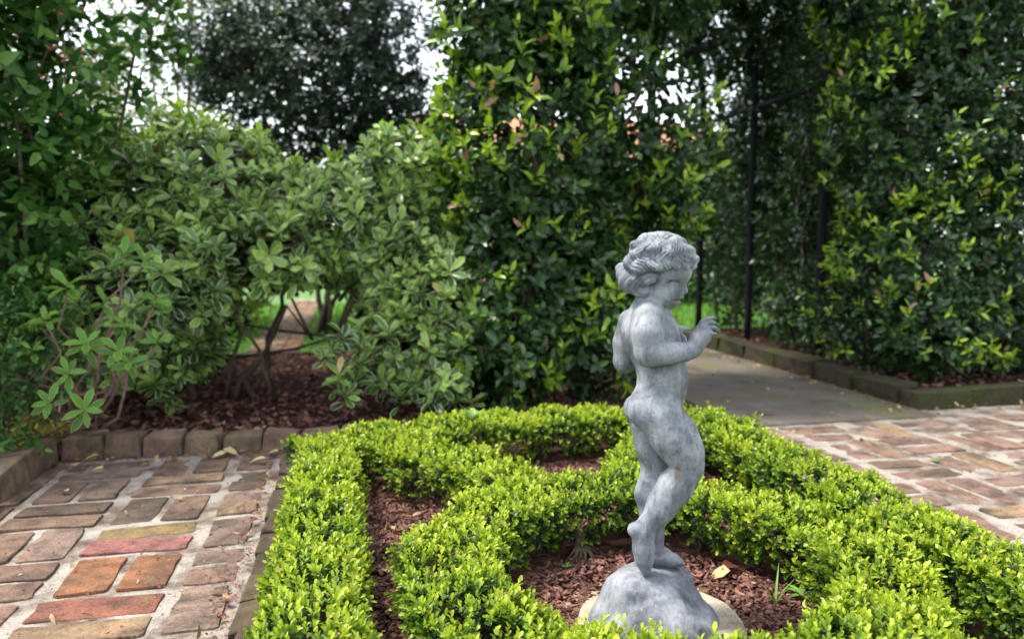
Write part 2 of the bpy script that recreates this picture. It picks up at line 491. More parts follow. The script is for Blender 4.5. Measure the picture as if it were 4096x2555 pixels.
# ------------------------------------------------------------------ leaves
def leaf_template(prof, fold=0.25, curl=0.15, margin=0.0):
    """prof: (t, half width) stations; first and last are points.  returns verts, faces, margin flag per face"""
    V, F, MG = [], [], []
    def zz(t, x):
        return fold * abs(x) - curl * t * t
    cols = [-1, 0, 1] if not margin else [-1, -(1 - margin), 0, 1 - margin, 1]
    rows = []
    for i, (t, hw) in enumerate(prof):
        if hw == 0:
            V.append((0, t, zz(t, 0))); rows.append([len(V) - 1])
        else:
            r = []
            for c in cols:
                tt = t
                V.append((c * hw, tt, zz(tt, c * hw))); r.append(len(V) - 1)
            rows.append(r)
    nc = len(cols)
    for i in range(len(rows) - 1):
        a, b = rows[i], rows[i + 1]
        for c in range(nc - 1):
            mg = 1.0 if (margin and c in (0, nc - 2)) else 0.0
            if len(a) == 1:
                F.append((a[0], b[c + 1], b[c])); MG.append(mg)
            elif len(b) == 1:
                F.append((a[c], a[c + 1], b[0])); MG.append(mg)
            else:
                F.append((a[c], a[c + 1], b[c + 1], b[c])); MG.append(mg)
    return np.array(V, float), F, np.array(MG)

LT = {
    'box': leaf_template([(0, 0), (0.5, 0.27), (0.93, 0.13)], 0.35, 0.12),
    'box_far': leaf_template([(0, 0), (0.55, 0.30), (1, 0)], 0.35, 0.10),
    'pitt': leaf_template([(0, 0), (0.48, 0.17), (0.82, 0.18), (1, 0)], 0.30, 0.18, 0.17),
    'daphne': leaf_template([(0, 0), (0.25, 0.10), (0.5, 0.16), (0.75, 0.14), (1, 0)], 0.35, 0.20, 0.11),
    'vine': leaf_template([(0, 0), (0.32, 0.27), (0.72, 0.22), (1, 0)], 0.28, 0.20),
    'far': leaf_template([(0, 0), (0.48, 0.27), (1, 0)], 0.28, 0.18),
    'vine_new': leaf_template([(0, 0), (0.32, 0.20), (0.7, 0.16), (1, 0)], 0.40, 0.25),
    'small': leaf_template([(0, 0), (0.45, 0.24), (0.75, 0.18), (1, 0)], 0.30, 0.15),
    'creeper': leaf_template([(0, 0), (0.25, 0.27), (0.62, 0.21), (1, 0)], 0.25, 0.30),
    'blade': leaf_template([(0, 0.04), (0.5, 0.033), (1, 0)], 0.2, 0.35),
}
_single_cache = {}

def frames(Y, Nn):
    Y = unit(Y)
    X = unit(np.cross(Y, Nn)); bad = np.linalg.norm(X, axis=1) < 0.5
    if bad.any():
        X[bad] = unit(np.cross(Y[bad], np.array([0.3, 0.5, 0.8])))
    Z = np.cross(X, Y)
    return X, Y, Z

class Leaves:
    """collects leaves of one thing, then writes the largest as single leaf parts and the rest as one mesh"""
    def __init__(self):
        self.P, self.Y, self.N, self.S, self.T, self.W = [], [], [], [], [], []
    def add(self, P, Y, Nn, S, T, W=None):
        n = len(P)
        self.P.append(P); self.Y.append(Y); self.N.append(Nn)
        self.S.append(np.broadcast_to(S, n)); self.T.append(np.broadcast_to(T, n))
        self.W.append(np.broadcast_to(1.0 if W is None else W, n))
    def count(self):
        return sum(len(p) for p in self.P)
    def build(self, parent, base, tmpl, mat, n_single=0, name='foliage', min_px=8):
        if not self.P:
            return
        P = np.concatenate(self.P); Y = np.concatenate(self.Y); Nn = np.concatenate(self.N)
        S = np.concatenate(self.S); T = np.concatenate(self.T); W = np.concatenate(self.W)
        X, Y, Z = frames(Y, Nn)
        base = np.asarray(base, float)
        TV, TF, TM = LT[tmpl]
        keep = np.ones(len(P), bool)
        if n_single:
            d = P - CAMP
            dep = d @ FWD
            side = np.abs(d @ RGT) / np.maximum(dep, 0.1)
            size = S / np.maximum(dep, 0.2) * 739.0
            facing = np.abs(np.einsum('ij,ij->i', unit(d), Z))
            score = size * (0.35 + facing) * np.where((dep > 0.3) & (side < 0.69), 1, 0) * (size > min_px)
            idx = np.argsort(-score)[:n_single]
            idx = idx[score[idx] > 0]
            keep[idx] = False
            for i in idx:
                lv = round(float(np.clip(T[i], 0, 1)) * 6)
                key = (tmpl, mat.name, lv)
                if key not in _single_cache:
                    lp = [a for f in TF for a in f]; tt = [len(f) for f in TF]
                    _single_cache[key] = mesh_np('leaf', TV, lp, tt, mat, True, {'tint': np.full(len(TF), lv / 6.0), 'margin': TM})
                o = bpy.data.objects.new('leaf', _single_cache[key])
                COL.objects.link(o)
                o.parent = parent
                s = S[i]
                x, y, z = X[i] * s * W[i], Y[i] * s, Z[i] * s
                p = P[i] - base
                o.matrix_basis = Matrix(((x[0], y[0], z[0], p[0]), (x[1], y[1], z[1], p[1]), (x[2], y[2], z[2], p[2]), (0, 0, 0, 1)))
        P, X, Y, Z, S, T, W = (a[keep] for a in (P, X, Y, Z, S, T, W))
        n, k = len(P), len(TV)
        if n == 0:
            return
        V = (P - base)[:, None, :] + S[:, None, None] * (TV[None, :, 0:1] * X[:, None, :] * W[:, None, None] + TV[None, :, 1:2] * Y[:, None, :] + TV[None, :, 2:3] * Z[:, None, :])
        lp = np.array([a for f in TF for a in f]); tt = np.array([len(f) for f in TF])
        L = (lp[None, :] + (np.arange(n) * k)[:, None]).ravel()
        me = mesh_np(name, V.reshape(-1, 3), L, np.tile(tt, n), mat, True, {'tint': np.repeat(T, len(TF)), 'margin': np.tile(TM, n)})
        o = link(name, me, parent)
        o['kind'] = 'stuff'
        return o

def perp(D, rng=RNG):
    r = rng.normal(size=D.shape)
    return unit(np.cross(D, r))

def shoots(lv, P, D, length, n, size, tilt=(35, 75), tint=(0.3, 0.8), arrange='spiral', rng=RNG, tip=0.0, tj=0.1, bias=None):
    """leaves up a shoot: P base points, D directions; tint rises from the old leaves at the base to the tip"""
    D = unit(D); m = len(P)
    A = perp(D, rng); B = np.cross(D, A)
    length = np.broadcast_to(length, m); size = np.broadcast_to(size, m)
    b = rng.normal(0, tj, m) if bias is None else bias
    for j in range(n):
        f = (j + 0.5) / n
        if arrange == 'opposite':
            az = (j // 2) * (math.pi / 2) + (j % 2) * math.pi
        else:
            az = j * 2.39996
        az = az + rng.normal(0, 0.25, m)
        rad = A * np.cos(az)[:, None] + B * np.sin(az)[:, None]
        t = np.radians(tilt[1] + (tilt[0] - tilt[1]) * f + rng.normal(0, 9, m))[:, None]
        Y = D * np.cos(t) + rad * np.sin(t)
        Nn = D * np.sin(t) - rad * np.cos(t) + rng.normal(0, 0.15, (m, 3))
        lv.add(P + D * (length * f)[:, None], Y, Nn, size * rng.uniform(0.75, 1.1, m) * (1.0 - 0.25 * f * tip),
               np.clip(tint[0] + (tint[1] - tint[0]) * f + b + rng.normal(0, tj * 0.5, m), 0, 0.97))

# ------------------------------------------------------------------ ground, paths
def sheet(name, x0, x1, y0, y1, z, mat, nx=1, ny=1, amp=0.0, s=4.0):
    xs = np.linspace(x0, x1, nx + 1); ys = np.linspace(y0, y1, ny + 1)
    gx, gy = np.meshgrid(xs, ys, indexing='ij')
    V = np.stack([gx.ravel(), gy.ravel(), np.full(gx.size, z)], 1)
    if amp:
        V[:, 2] += amp * lump(np.stack([V[:, 0], V[:, 1], V[:, 0] * 0], 1), s)
    F = [(i*(ny+1)+j, (i+1)*(ny+1)+j, (i+1)*(ny+1)+j+1, i*(ny+1)+j+1) for i in range(nx) for j in range(ny)]
    o = link(name, mesh_py(name, V, F, mat, True))
    o['kind'] = 'structure'
    return o

sheet('ground', -150, 150, -100, 200, -0.06, M['lawn'])
sheet('garden_bed', -4.5, 6.0, 2.50, 4.95, -0.018, M['soil'], 120, 40, 0.010, 5.0)
sheet('garden_bed_side', -4.5, -0.93, -1.5, 2.50, -0.002, M['soil'], 50, 50, 0.012, 5.0)
sheet('knot_garden_bed', -0.17, 1.22, 0.0, 2.42, 0.006, M['soil'], 60, 80, 0.008, 9.0)
sheet('lawn', -9, 9, 4.93, 16, -0.014, M['lawn'], 30, 20, 0.01, 2.0)
conc = link('concrete_path', bevel_box('concrete_path', 0.86, 2.27, 0.06, M['concrete'], 0.006, 2, 0.004, 5, True), None, (1.885, 3.605, 0.010))
conc['kind'] = 'structure'

BR_COL = {'brown': (0.15, 0.096, 0.072), 'dark': (0.092, 0.067, 0.051), 'grey': (0.15, 0.106, 0.085), 'tan': (0.205, 0.138, 0.086), 'orange': (0.204, 0.092, 0.048), 'red': (0.167, 0.069, 0.048), 'pink': (0.19, 0.078, 0.071), 'ochre': (0.182, 0.128, 0.061), 'mauve': (0.158, 0.105, 0.088), 'rose': (0.178, 0.112, 0.09)}
def worn_brick(seed, lx=0.212, ly=0.088):
    """old brick: uneven rounded outline, chipped arris, slightly domed face"""
    rr = random.Random(seed); out = []
    hx, hy, c_ = lx / 2, ly / 2, 0.007
    per = [(hx, -hy + c_), (hx, 0), (hx, hy - c_), (hx - c_, hy), (hx * .55, hy), (hx * .15, hy), (-hx * .3, hy), (-hx * .65, hy), (-hx + c_, hy),
           (-hx, hy - c_), (-hx, 0.1 * hy), (-hx, -hy + c_), (-hx + c_, -hy), (-hx * .6, -hy), (-hx * .2, -hy), (hx * .25, -hy), (hx * .6, -hy), (hx - c_, -hy)]
    for x, y in per:
        chip = rr.uniform(0.0, 0.0025) + (rr.uniform(0.002, 0.006) if rr.random() < 0.12 else 0)
        f = 1 - chip / math.hypot(x, y) if abs(x) > hx * .9 else 1
        out.append((x * f, y * (1 - (chip / hy if abs(y) > hy * .9 else 0))))
    V = [(x, y, -0.05) for x, y in out] + [(x, y, -0.0035 + rr.uniform(-.0015, .0008)) for x, y in out]
    V += [(x * 0.988, y * 0.970, -0.0015 + rr.uniform(-.0015, .001)) for x, y in out] + [(0, 0, rr.uniform(0, 0.002))]
    n = 18; F = []
    for r_ in (0, 1):
        for k in range(n):
            k2 = (k + 1) % n
            F.append((r_*n + k, r_*n + k2, (r_+1)*n + k2, (r_+1)*n + k))
    for k in range(n):
        F.append((2*n + k, 2*n + (k + 1) % n, 3*n))
    return mesh_py('brick', V, F, M['brick'], False)
BRM = [worn_brick(100 + i) for i in range(9)]

def brick(parent, x, y, rot, col, sx=1.0, sy=1.0, z=0.005):
    o = link('brick', BRM[random.randrange(9)], parent)
    o.location = (x, y, z + random.uniform(-0.003, 0.004))
    o.rotation_euler = (R(random.uniform(-1.2, 1.2)), R(random.uniform(-1.2, 1.2)), rot + R(random.uniform(-2.2, 2.2)) + (math.pi if random.random() < .5 else 0))
    k = random.uniform(0.94, 1.04)
    o.scale = (sx * k, sy * random.uniform(0.93, 1.05), 1)
    c = BR_COL[col]; j = random.uniform(0.85, 1.15)
    o.color = (c[0] * j, c[1] * j, c[2] * j, 1)
    return o

pl = sheet('brick_path_left', -0.93, -0.205, -0.6, 2.56, 0.0, M['mortar'], 14, 60, 0.003, 30)
pl['label'] = 'brown basket weave brick path left of the clipped hedges'
pr = sheet('brick_path_right', 1.20, 5.2, -0.6, 2.60, 0.002, M['mortar'], 60, 40, 0.003, 30)
pr['label'] = 'dusty pink brown brick path right of the clipped hedges'
# left path: basket weave, modules 0.249 wide and 0.192 deep
named = {}
def module(parent, cx, cy, upright, cols, px=0.249, py=0.192):
    if upright:
        brick(parent, cx - px * 0.225, cy, math.pi / 2, cols[0], 0.85 * py / 0.192, 1.12)
        brick(parent, cx + px * 0.225, cy, math.pi / 2, cols[1], 0.85 * py / 0.192, 1.12)
    else:
        brick(parent, cx, cy - py * 0.245, 0, cols[0], 1.06 * px / 0.249, 0.90)
        brick(parent, cx, cy + py * 0.245, 0, cols[1], 1.06 * px / 0.249, 0.90)

leftpal = ['brown', 'grey', 'brown', 'dark', 'grey', 'brown', 'tan']
colsAB = {0: ('orange', 'orange'), 1: ('pink', 'ochre'), 2: ('dark', 'brown'), 3: ('brown', 'tan'), 4: ('brown', 'brown'), -1: ('tan', 'red')}
for r in range(-7, 5):
    cy = 1.648 + r * 0.1965
    if cy > 2.53: continue
    for ci, cx in ((-1, -0.727), (0, -0.479), (1, -0.236)):
        up = (r % 2 == 0) if ci == 0 else (r % 2 == 1)
        cc = colsAB.get(r) if ci == 0 and r in colsAB else (random.choice(leftpal), random.choice(leftpal))
        if ci == 1:                                    # cut bricks against the hedge edging
            if up:
                brick(pl, -0.288, cy, math.pi / 2, cc[0], 0.85, 1.12)
            else:
                for s in (-1, 1):
                    brick(pl, -0.288, cy + s * 0.047, 0, cc[0 if s < 0 else 1], 0.50, 0.88)
        else:
            dy = 0.0 if ci == 0 else 0.0
            module(pl, cx + random.uniform(-.004, .004), cy + dy, up, cc)
# cut bricks beside the left border
for r in range(-7, 5):
    cy = 1.648 + r * 0.1965
    brick(pl, -0.888, cy, math.pi / 2, random.choice(leftpal), 0.85, 0.55)
rightpal = ['mauve', 'rose', 'rose', 'mauve', 'tan', 'brown', 'rose', 'grey']
for i in range(-2, 16):
    for j in range(-8, 4):
        cx = 1.70 + i * 0.232; cy = 1.690 + j * 0.2135
        if cx > 5.1 or cx < 1.26 or cy > 2.42: continue
        module(pr, cx + random.uniform(-.006, .006), cy + random.uniform(-.006, .006), (i + j) % 2 == 0, (random.choice(rightpal), random.choice(rightpal)), 0.232, 0.2135)

# borders of upright bricks / stones
def border(name, label, pts, length, height, width, mat, cols, seed, group=None, lean=4):
    """a row of separate blocks along a polyline"""
    rr = random.Random(seed)
    root = empty(name, (pts[0][0], pts[0][1], 0))
    tag(root, label, 'border', group)
    mes = [bevel_box('stone', length * 0.955, width, height, mat, 0.006, 2, 0.009, seed + k) for k in range(4)]
    for (x0, y0), (x1, y1) in zip(pts[:-1], pts[1:]):
        L = math.hypot(x1 - x0, y1 - y0); n = max(1, round(L / length)); a = math.atan2(y1 - y0, x1 - x0)
        for i in range(n):
            t = (i + 0.5) / n
            o = link('stone', mes[rr.randrange(4)], root)
            o.location = (x0 + (x1 - x0) * t - pts[0][0], y0 + (y1 - y0) * t - pts[0][1], -0.012 + rr.uniform(-.006, .006))
            o.rotation_euler = (R(rr.uniform(-lean, lean)), R(rr.uniform(-2, 2)), a + R(rr.uniform(-3, 3)))
            o.scale = (L / n / length * rr.uniform(0.95, 1.0), rr.uniform(0.92, 1.05), rr.uniform(0.92, 1.08))
            c = rr.choice(cols); o.color = (*c, 1)
    return root
DK = [(0.050, 0.040, 0.029), (0.060, 0.046, 0.034), (0.040, 0.033, 0.023)]
STC = [(0.15, 0.105, 0.080), (0.18, 0.122, 0.094), (0.16, 0.126, 0.082), (0.20, 0.150, 0.100)]
border('brick_border', 'row of squarish old bricks standing between the left path and the shrub bed', [(-0.90, 2.645), (0.22, 2.49)], 0.128, 0.085, 0.075, M['border'], STC, 31)
border('brick_border', 'taller bricks edging the left side of the left path', [(-0.955, 2.56), (-0.955, 0.6)], 0.20, 0.10, 0.10, M['border'], STC, 47)
border('brick_border', 'low mossy bricks along the foot of the left hedge', [(-0.185, 2.40), (-0.185, 0.3)], 0.11, 0.045, 0.045, M['border'], [(0.085, 0.062, 0.047), (0.10, 0.075, 0.05), (0.07, 0.055, 0.04)], 53, lean=9)
border('brick_border', 'low bricks along the foot of the right hedge beside the right path', [(1.215, 2.42), (1.215, 0.3)], 0.11, 0.04, 0.05, M['mossy'], STC, 59)
border('stone_border', 'dark mossy stone kerb along the right side of the concrete path', [(2.385, 2.70), (2.385, 4.95)], 0.34, 0.10, 0.11, M['mossy'], DK, 61, lean=5)
border('stone_border', 'dark mossy stone kerb between the right brick path and the right hedge', [(2.32, 2.63), (5.0, 2.66)], 0.26, 0.095, 0.12, M['mossy'], DK, 67, lean=5)
bedr = sheet('raised_bed', 2.40, 5.2, 2.68, 5.0, 0.062, M['soil'], 40, 40, 0.012, 6)

# bark mulch chips
def chips(name, n, xy, z, parent, smin=0.008, smax=0.02):
    """flat irregular bark pieces, wedge shaped boxes"""
    el = RNG.uniform(0.5, 1.0, n); el[RNG.random(n) < 0.06] = 0.14
    c = np.array([[-.5, -.25, 0], [.5, -.35, 0], [.45, .3, 0], [-.5, .35, 0], [-.42, -.2, .22], [.46, -.28, .16], [.38, .26, .22], [-.44, .28, .14]])
    F = np.array(box_faces()[1:])                      # no underside
    s = smin + (smax - smin) * RNG.beta(1.2, 2.2, n) * 1.25; az = RNG.uniform(0, 6.28, n); tx = RNG.normal(0, 0.35, n); ty = RNG.normal(0, 0.35, n)
    V = np.repeat(c[None], n, 0) + RNG.normal(0, 0.07, (n, 8, 3)) * np.array([1, 1, 0.5])
    V *= s[:, None, None] * np.array([1.0, 1.0, 0.9])
    V[:, :, 1] *= el[:, None]; V[:, :, 0] *= np.where(el < 0.2, 2.2, 1.0)[:, None]
    V[:, :, 2] += V[:, :, 0] * tx[:, None] + V[:, :, 1] * ty[:, None]
    ca, sa = np.cos(az)[:, None], np.sin(az)[:, None]
    x = V[:, :, 0] * ca - V[:, :, 1] * sa; y = V[:, :, 0] * sa + V[:, :, 1] * ca
    V[:, :, 0] = x + xy[:, 0:1]; V[:, :, 1] = y + xy[:, 1:2]; V[:, :, 2] += z + RNG.uniform(0, 0.006, n)[:, None]
    L = (F.ravel()[None] + (np.arange(n) * 8)[:, None]).ravel()
    tint = np.clip(RNG.beta(1.6, 2.2, n), 0, 0.85); tint[RNG.random(n) < .018] = 1.0
    me = mesh_np(name, V.reshape(-1, 3), L, np.full(n * 5, 4), M['chip'], False, {'tint': np.repeat(tint, 5)})
    o = link(name, me, parent); o['kind'] = 'stuff'
    return o

def uni(n, x0, x1, y0, y1):
    return np.stack([RNG.uniform(x0, x1, n), RNG.uniform(y0, y1, n)], 1)
q_ = uni(46000, -0.16, 1.21, 0.80, 2.40)               # none needed under the hedges themselves
r_ = np.hypot(q_[:, 0] - 0.546, q_[:, 1] - 1.19)
q_ = q_[(np.abs(r_ - 0.38) > 0.075) & (r_ > 0.135) & (q_[:, 0] > 0.0) & (q_[:, 0] < 1.04) & (q_[:, 1] < 2.17)]
o = chips('bark_mulch', len(q_), q_, 0.012, None, 0.005, 0.0165)
tag(o, 'reddish brown bark chips between the clipped box hedges', 'mulch')
o = chips('bark_mulch', 8000, uni(8000, -2.2, 1.25, 2.60, 4.9), -0.014, None, 0.014, 0.036)
tag(o, 'dark bark chips under the variegated shrubs behind the brick border', 'mulch')
o = chips('bark_mulch', 2500, uni(2500, 2.46, 4.6, 2.72, 4.9), 0.064, None, 0.012, 0.03)
tag(o, 'bark chips in the raised bed under the right vine', 'mulch')

# ------------------------------------------------------------------ the statue
ST_D = 1.29                                            # level distance of the statue's axis
ST_O = FWD * ST_D + RGT * ((2632 - 2048) / FPX * ST_D)
MPP = ST_D / FPX                                       # metres per photo pixel at the statue
HEAD_TURN = 0.0
def sp(x, y, w=0.0):
    """point of the statue, measured on the photo, w = how far behind (+) or in front of (-) its axis, in the same unit -> (u, w, z) metres"""
    if HEAD_TURN:                                      # head turned about its own axis
        dx = x - 2635
        x, w = 2635 + dx * math.cos(HEAD_TURN) + w * math.sin(HEAD_TURN), w * math.cos(HEAD_TURN) - dx * math.sin(HEAD_TURN)
    cx, cy = (x - 2048) / FPX, -(y - 1277.5) / FPX
    fw = np.array([math.cos(PITCH), -math.sin(PITCH)]); up = np.array([math.sin(PITCH), math.cos(PITCH)])
    d = fw + cy * up
    t = (ST_D + w * MPP) / d[0]
    return np.array([cx * t - (2632 - 2048) / FPX * ST_D, w * MPP, CAM_H + d[1] * t])

class Grid:
    def __init__(self, lo, hi, h):
        self.h = h; self.lo = np.asarray(lo, float)
        n = np.ceil((np.asarray(hi) - self.lo) / h).astype(int) + 1
        self.D = np.full(n, 0.03, np.float32)
        self.ax = [(self.lo[i] + np.arange(n[i]) * h).astype(np.float32) for i in range(3)]
    def sl(self, lo, hi):
        s = []
        for i in range(3):
            a = max(0, int((lo[i] - self.lo[i]) / self.h)); b = min(self.D.shape[i], int((hi[i] - self.lo[i]) / self.h) + 2)
            if b <= a: return None
            s.append(slice(a, b))
        return tuple(s)
    def pts(self, s):
        return self.ax[0][s[0]][:, None, None], self.ax[1][s[1]][None, :, None], self.ax[2][s[2]][None, None, :]
    def put(self, s, d, k, sub=False):
        a = self.D[s]
        if sub:
            h = np.maximum(k - np.abs(-d - a), 0) / k
            self.D[s] = np.maximum(a, -d) + h * h * k * 0.25
        else:
            h = np.maximum(k - np.abs(a - d), 0) / k
            self.D[s] = np.minimum(a, d) - h * h * k * 0.25
    def cone(self, a, b, ra, rb, k=0.006, sub=False, flat=None):
        a = np.asarray(a); b = np.asarray(b); m = max(ra, rb) + k + 0.012
        s = self.sl(np.minimum(a, b) - m, np.maximum(a, b) + m)
        if s is None: return
        x, y, z = self.pts(s); d = b - a; L2 = float(d @ d) + 1e-12
        t = np.clip(((x - a[0]) * d[0] + (y - a[1]) * d[1] + (z - a[2]) * d[2]) / L2, 0, 1)
        q = np.sqrt((x - a[0] - t * d[0]) ** 2 + (y - a[1] - t * d[1]) ** 2 + (z - a[2] - t * d[2]) ** 2) - (ra + (rb - ra) * t)
        self.put(s, q, k, sub)
    def ell(self, c, r, k=0.006, sub=False, rot=0.0):
        c = np.asarray(c); r = np.asarray(r, float); m = r.max() + k + 0.012
        s = self.sl(c - m, c + m)
        if s is None: return
        x, y, z = self.pts(s); x = x - c[0]; y = y - c[1]; z = z - c[2]
        if rot:                                        # tilt in the profile plane
            x, z = x * math.cos(rot) + z * math.sin(rot), -x * math.sin(rot) + z * math.cos(rot)
        k0 = np.sqrt((x / r[0]) ** 2 + (y / r[1]) ** 2 + (z / r[2]) ** 2)
        k1 = np.sqrt((x / r[0] ** 2) ** 2 + (y / r[1] ** 2) ** 2 + (z / r[2] ** 2) ** 2) + 1e-9
        self.put(s, k0 * (k0 - 1.0) / k1, k, sub)
    def nets(self):
        D = self.D; ins = D < 0
        cnt = np.zeros(np.array(D.shape) - 1, np.uint8)
        for dx in (0, 1):
            for dy in (0, 1):
                for dz in (0, 1):
                    cnt += ins[dx:dx + cnt.shape[0], dy:dy + cnt.shape[1], dz:dz + cnt.shape[2]]
        act = (cnt > 0) & (cnt < 8)
        idx = np.argwhere(act); n = len(idx)
        imap = np.full(act.shape, -1, np.int32); imap[act] = np.arange(n)
        cor = np.array([(a, b, c) for a in (0, 1) for b in (0, 1) for c in (0, 1)])
        val = np.stack([D[idx[:, 0] + a, idx[:, 1] + b, idx[:, 2] + c] for a, b, c in cor], 1)
        acc = np.zeros((n, 3)); num = np.zeros(n)
        for i in range(8):
            for j in range(i + 1, 8):
                if np.abs(cor[i] - cor[j]).sum() != 1: continue
                m = (val[:, i] < 0) != (val[:, j] < 0)
                t = np.where(m, val[:, i] / (val[:, i] - val[:, j] + 1e-20), 0)[:, None]
                acc += np.where(m[:, None], cor[i] + (cor[j] - cor[i]) * t, 0); num += m
        V = self.lo + (idx + acc / num[:, None]) * self.h
        Q = []
        for axn in range(3):
            sl0 = [slice(None)] * 3; sl1 = [slice(None)] * 3
            sl0[axn] = slice(0, -1); sl1[axn] = slice(1, None)
            a = ins[tuple(sl0)]; b = ins[tuple(sl1)]
            e = np.argwhere(a != b)
            flip = a[e[:, 0], e[:, 1], e[:, 2]]
            o1, o2 = [(1, 2), (2, 0), (0, 1)][axn]
            ok = (e[:, o1] > 0) & (e[:, o2] > 0) & (e[:, o1] < imap.shape[o1]) & (e[:, o2] < imap.shape[o2])
            e = e[ok]; flip = flip[ok]
            def g(d1, d2):
                q = e.copy(); q[:, o1] += d1; q[:, o2] += d2
                return imap[q[:, 0], q[:, 1], q[:, 2]]
            quad = np.stack([g(-1, -1), g(0, -1), g(0, 0), g(-1, 0)], 1)
            quad[~flip] = quad[~flip][:, ::-1]
            Q.append(quad)
        Q = np.concatenate(Q); Q = Q[(Q >= 0).all(1)]
        return V, Q

px = lambda v: v * MPP
def chain(g, pts, k=10, sub=False):
    """round limbs through (x, y, w, radius) stations"""
    for a, b in zip(pts[:-1], pts[1:]):
        g.cone(sp(*a[:3]), sp(*b[:3]), px(a[3]), px(b[3]), px(k), sub)
def ball(g, x, y, w, r, k=10, sub=False):
    g.cone(sp(x, y, w), sp(x, y, w) + 1e-5, px(r), px(r), px(k), sub)
def ellp(g, x, y, w, rx, ry, rw, k=10, sub=False, rot=0.0):
    g.ell(sp(x, y, w), (px(rx), px(rw), px(ry)), px(k), sub, rot)

def build_statue():
    global HEAD_TURN
    root = empty('cherub_statue', (ST_O[0], ST_O[1], 0.0), -YAW)
    tag(root, 'weathered grey lead statue of a curly haired toddler on tiptoe above a rock base', 'statue')
    g = Grid((-0.125, -0.115, 0.085), (0.115, 0.105, 0.735), 0.0023)
    # trunk
    ellp(g, 2592, 1312, 18, 110, 105, 98, 60); ellp(g, 2612, 1380, 12, 102, 105, 96, 60)
    ellp(g, 2646, 1462, 6, 84, 110, 86, 60); ellp(g, 2656, 1532, 0, 92, 95, 90, 60)
    ellp(g, 2626, 1610, 2, 88, 85, 92, 60)
    ellp(g, 2660, 1330, -42, 48, 46, 40, 30); ellp(g, 2640, 1325, 68, 48, 46, 40, 30)           # breast
    ellp(g, 2580, 1638, -30, 74, 72, 62, 44); ellp(g, 2553, 1634, 52, 62, 62, 58, 12)             # buttocks
    chain(g, [(2500, 1592, 10, 3), (2502, 1640, 9, 7), (2518, 1690, 6, 5)], 5, True)
    chain(g, [(2592, 1232, 14, 62), (2612, 1185, 6, 56), (2640, 1150, 2, 60)], 30)               # neck
    # right (near) arm
    chain(g, [(2594, 1266, -66, 61), (2593, 1330, -92, 60), (2595, 1403, -104, 58)], 26)
    chain(g, [(2597, 1411, -104, 57), (2680, 1412, -100, 46), (2735, 1407, -95, 38), (2768, 1400, -90, 34)], 10)
    chain(g, [(2774, 1396, -88, 33), (2795, 1350, -82, 33), (2812, 1315, -78, 26)], 10)
    chain(g, [(2790, 1385, -98, 26), (2820, 1345, -100, 24), (2832, 1325, -98, 15)], 12)
    chain(g, [(2782, 1380, -68, 26), (2800, 1330, -62, 24), (2812, 1300, -58, 16)], 12)
    for f in ([(2826, 1336, -104, 12), (2846, 1333, -109, 9), (2862, 1336, -112, 7)],
              [(2822, 1314, -92, 12), (2850, 1309, -95, 9), (2867, 1316, -96, 8), (2878, 1326, -97, 6)],
              [(2816, 1300, -74, 12), (2846, 1289, -74, 9), (2862, 1293, -74, 8), (2875, 1302, -74, 6)],
              [(2808, 1290, -56, 12), (2830, 1273, -53, 9), (2847, 1270, -51, 8), (2862, 1273, -50, 6)],
              [(2788, 1350, -50, 14), (2808, 1326, -36, 10), (2834, 1316, -26, 7)]):
        chain(g, f, 2.5)
    # left (far) arm
    chain(g, [(2528, 1290, 92, 58), (2505, 1370, 128, 54), (2502, 1444, 136, 51)], 14)
    chain(g, [(2502, 1444, 136, 50), (2590, 1410, 132, 42), (2660, 1365, 118, 34), (2690, 1345, 108, 30)], 10)
    chain(g, [(2690, 1340, 106, 28), (2712, 1318, 100, 18), (2730, 1315, 98, 11), (2757, 1317, 96, 7.5)], 8)
    chain(g, [(2695, 1350, 100, 24), (2722, 1340, 88, 12), (2733, 1350, 84, 11), (2740, 1358, 82, 9)], 5)
    chain(g, [(2695, 1355, 95, 20), (2718, 1358, 82, 11), (2738, 1366, 78, 9)], 5)
    # right leg, heel lifted
    chain(g, [(2648, 1672, -42, 88), (2696, 1742, -56, 90), (2736, 1808, -62, 74), (2757, 1858, -64, 58)], 34)
    chain(g, [(2755, 1872, -64, 59), (2702, 1944, -60, 72), (2640, 2036, -54, 59), (2586, 2104, -48, 36)], 9)
    chain(g, [(2584, 2106, -48, 37), (2573, 2150, -48, 36), (2573, 2196, -50, 38), (2577, 2240, -52, 30), (2584, 2284, -54, 19)], 30)
    ball(g, 2540, 2118, -48, 31, 14)
    for i, w in enumerate((-72, -60, -48, -37)):
        chain(g, [(2580 + 3 * i, 2262, w, 10), (2590 + 3 * i, 2296, w, 8)], 4)
    # left leg, standing
    chain(g, [(2602, 1690, 48, 86), (2610, 1780, 56, 72), (2622, 1872, 58, 60)], 16)
    chain(g, [(2620, 1880, 58, 58), (2602, 1975, 52, 65), (2612, 2055, 50, 57), (2622, 2145, 48, 34), (2624, 2190, 46, 34)], 12)
    chain(g, [(2612, 2226, 48, 34), (2655, 2222, 40, 33), (2700, 2240, 32, 24), (2722, 2250, 26, 17)], 12)
    for i in range(5):
        w = 4 + i * 12
        chain(g, [(2712 - 3 * i, 2248, w, 10), (2735 - 5 * i, 2254, w - 2, 9 if i == 4 else 7.5)], 4)
    # head and face
    HEAD_TURN = R(11)
    ellp(g, 2638, 1040, 0, 122, 106, 98, 20)
    ellp(g, 2662, 1145, 0, 76, 84, 78, 34)
    ellp(g, 2674, 1176, -38, 44, 42, 42, 18); ellp(g, 2674, 1176, 38, 44, 42, 42, 18)            # cheeks
    ellp(g, 2700, 1090, 0, 66, 52, 74, 24)                                                      # forehead
    ball(g, 2686, 1206, 0, 27, 14)                                                              # chin
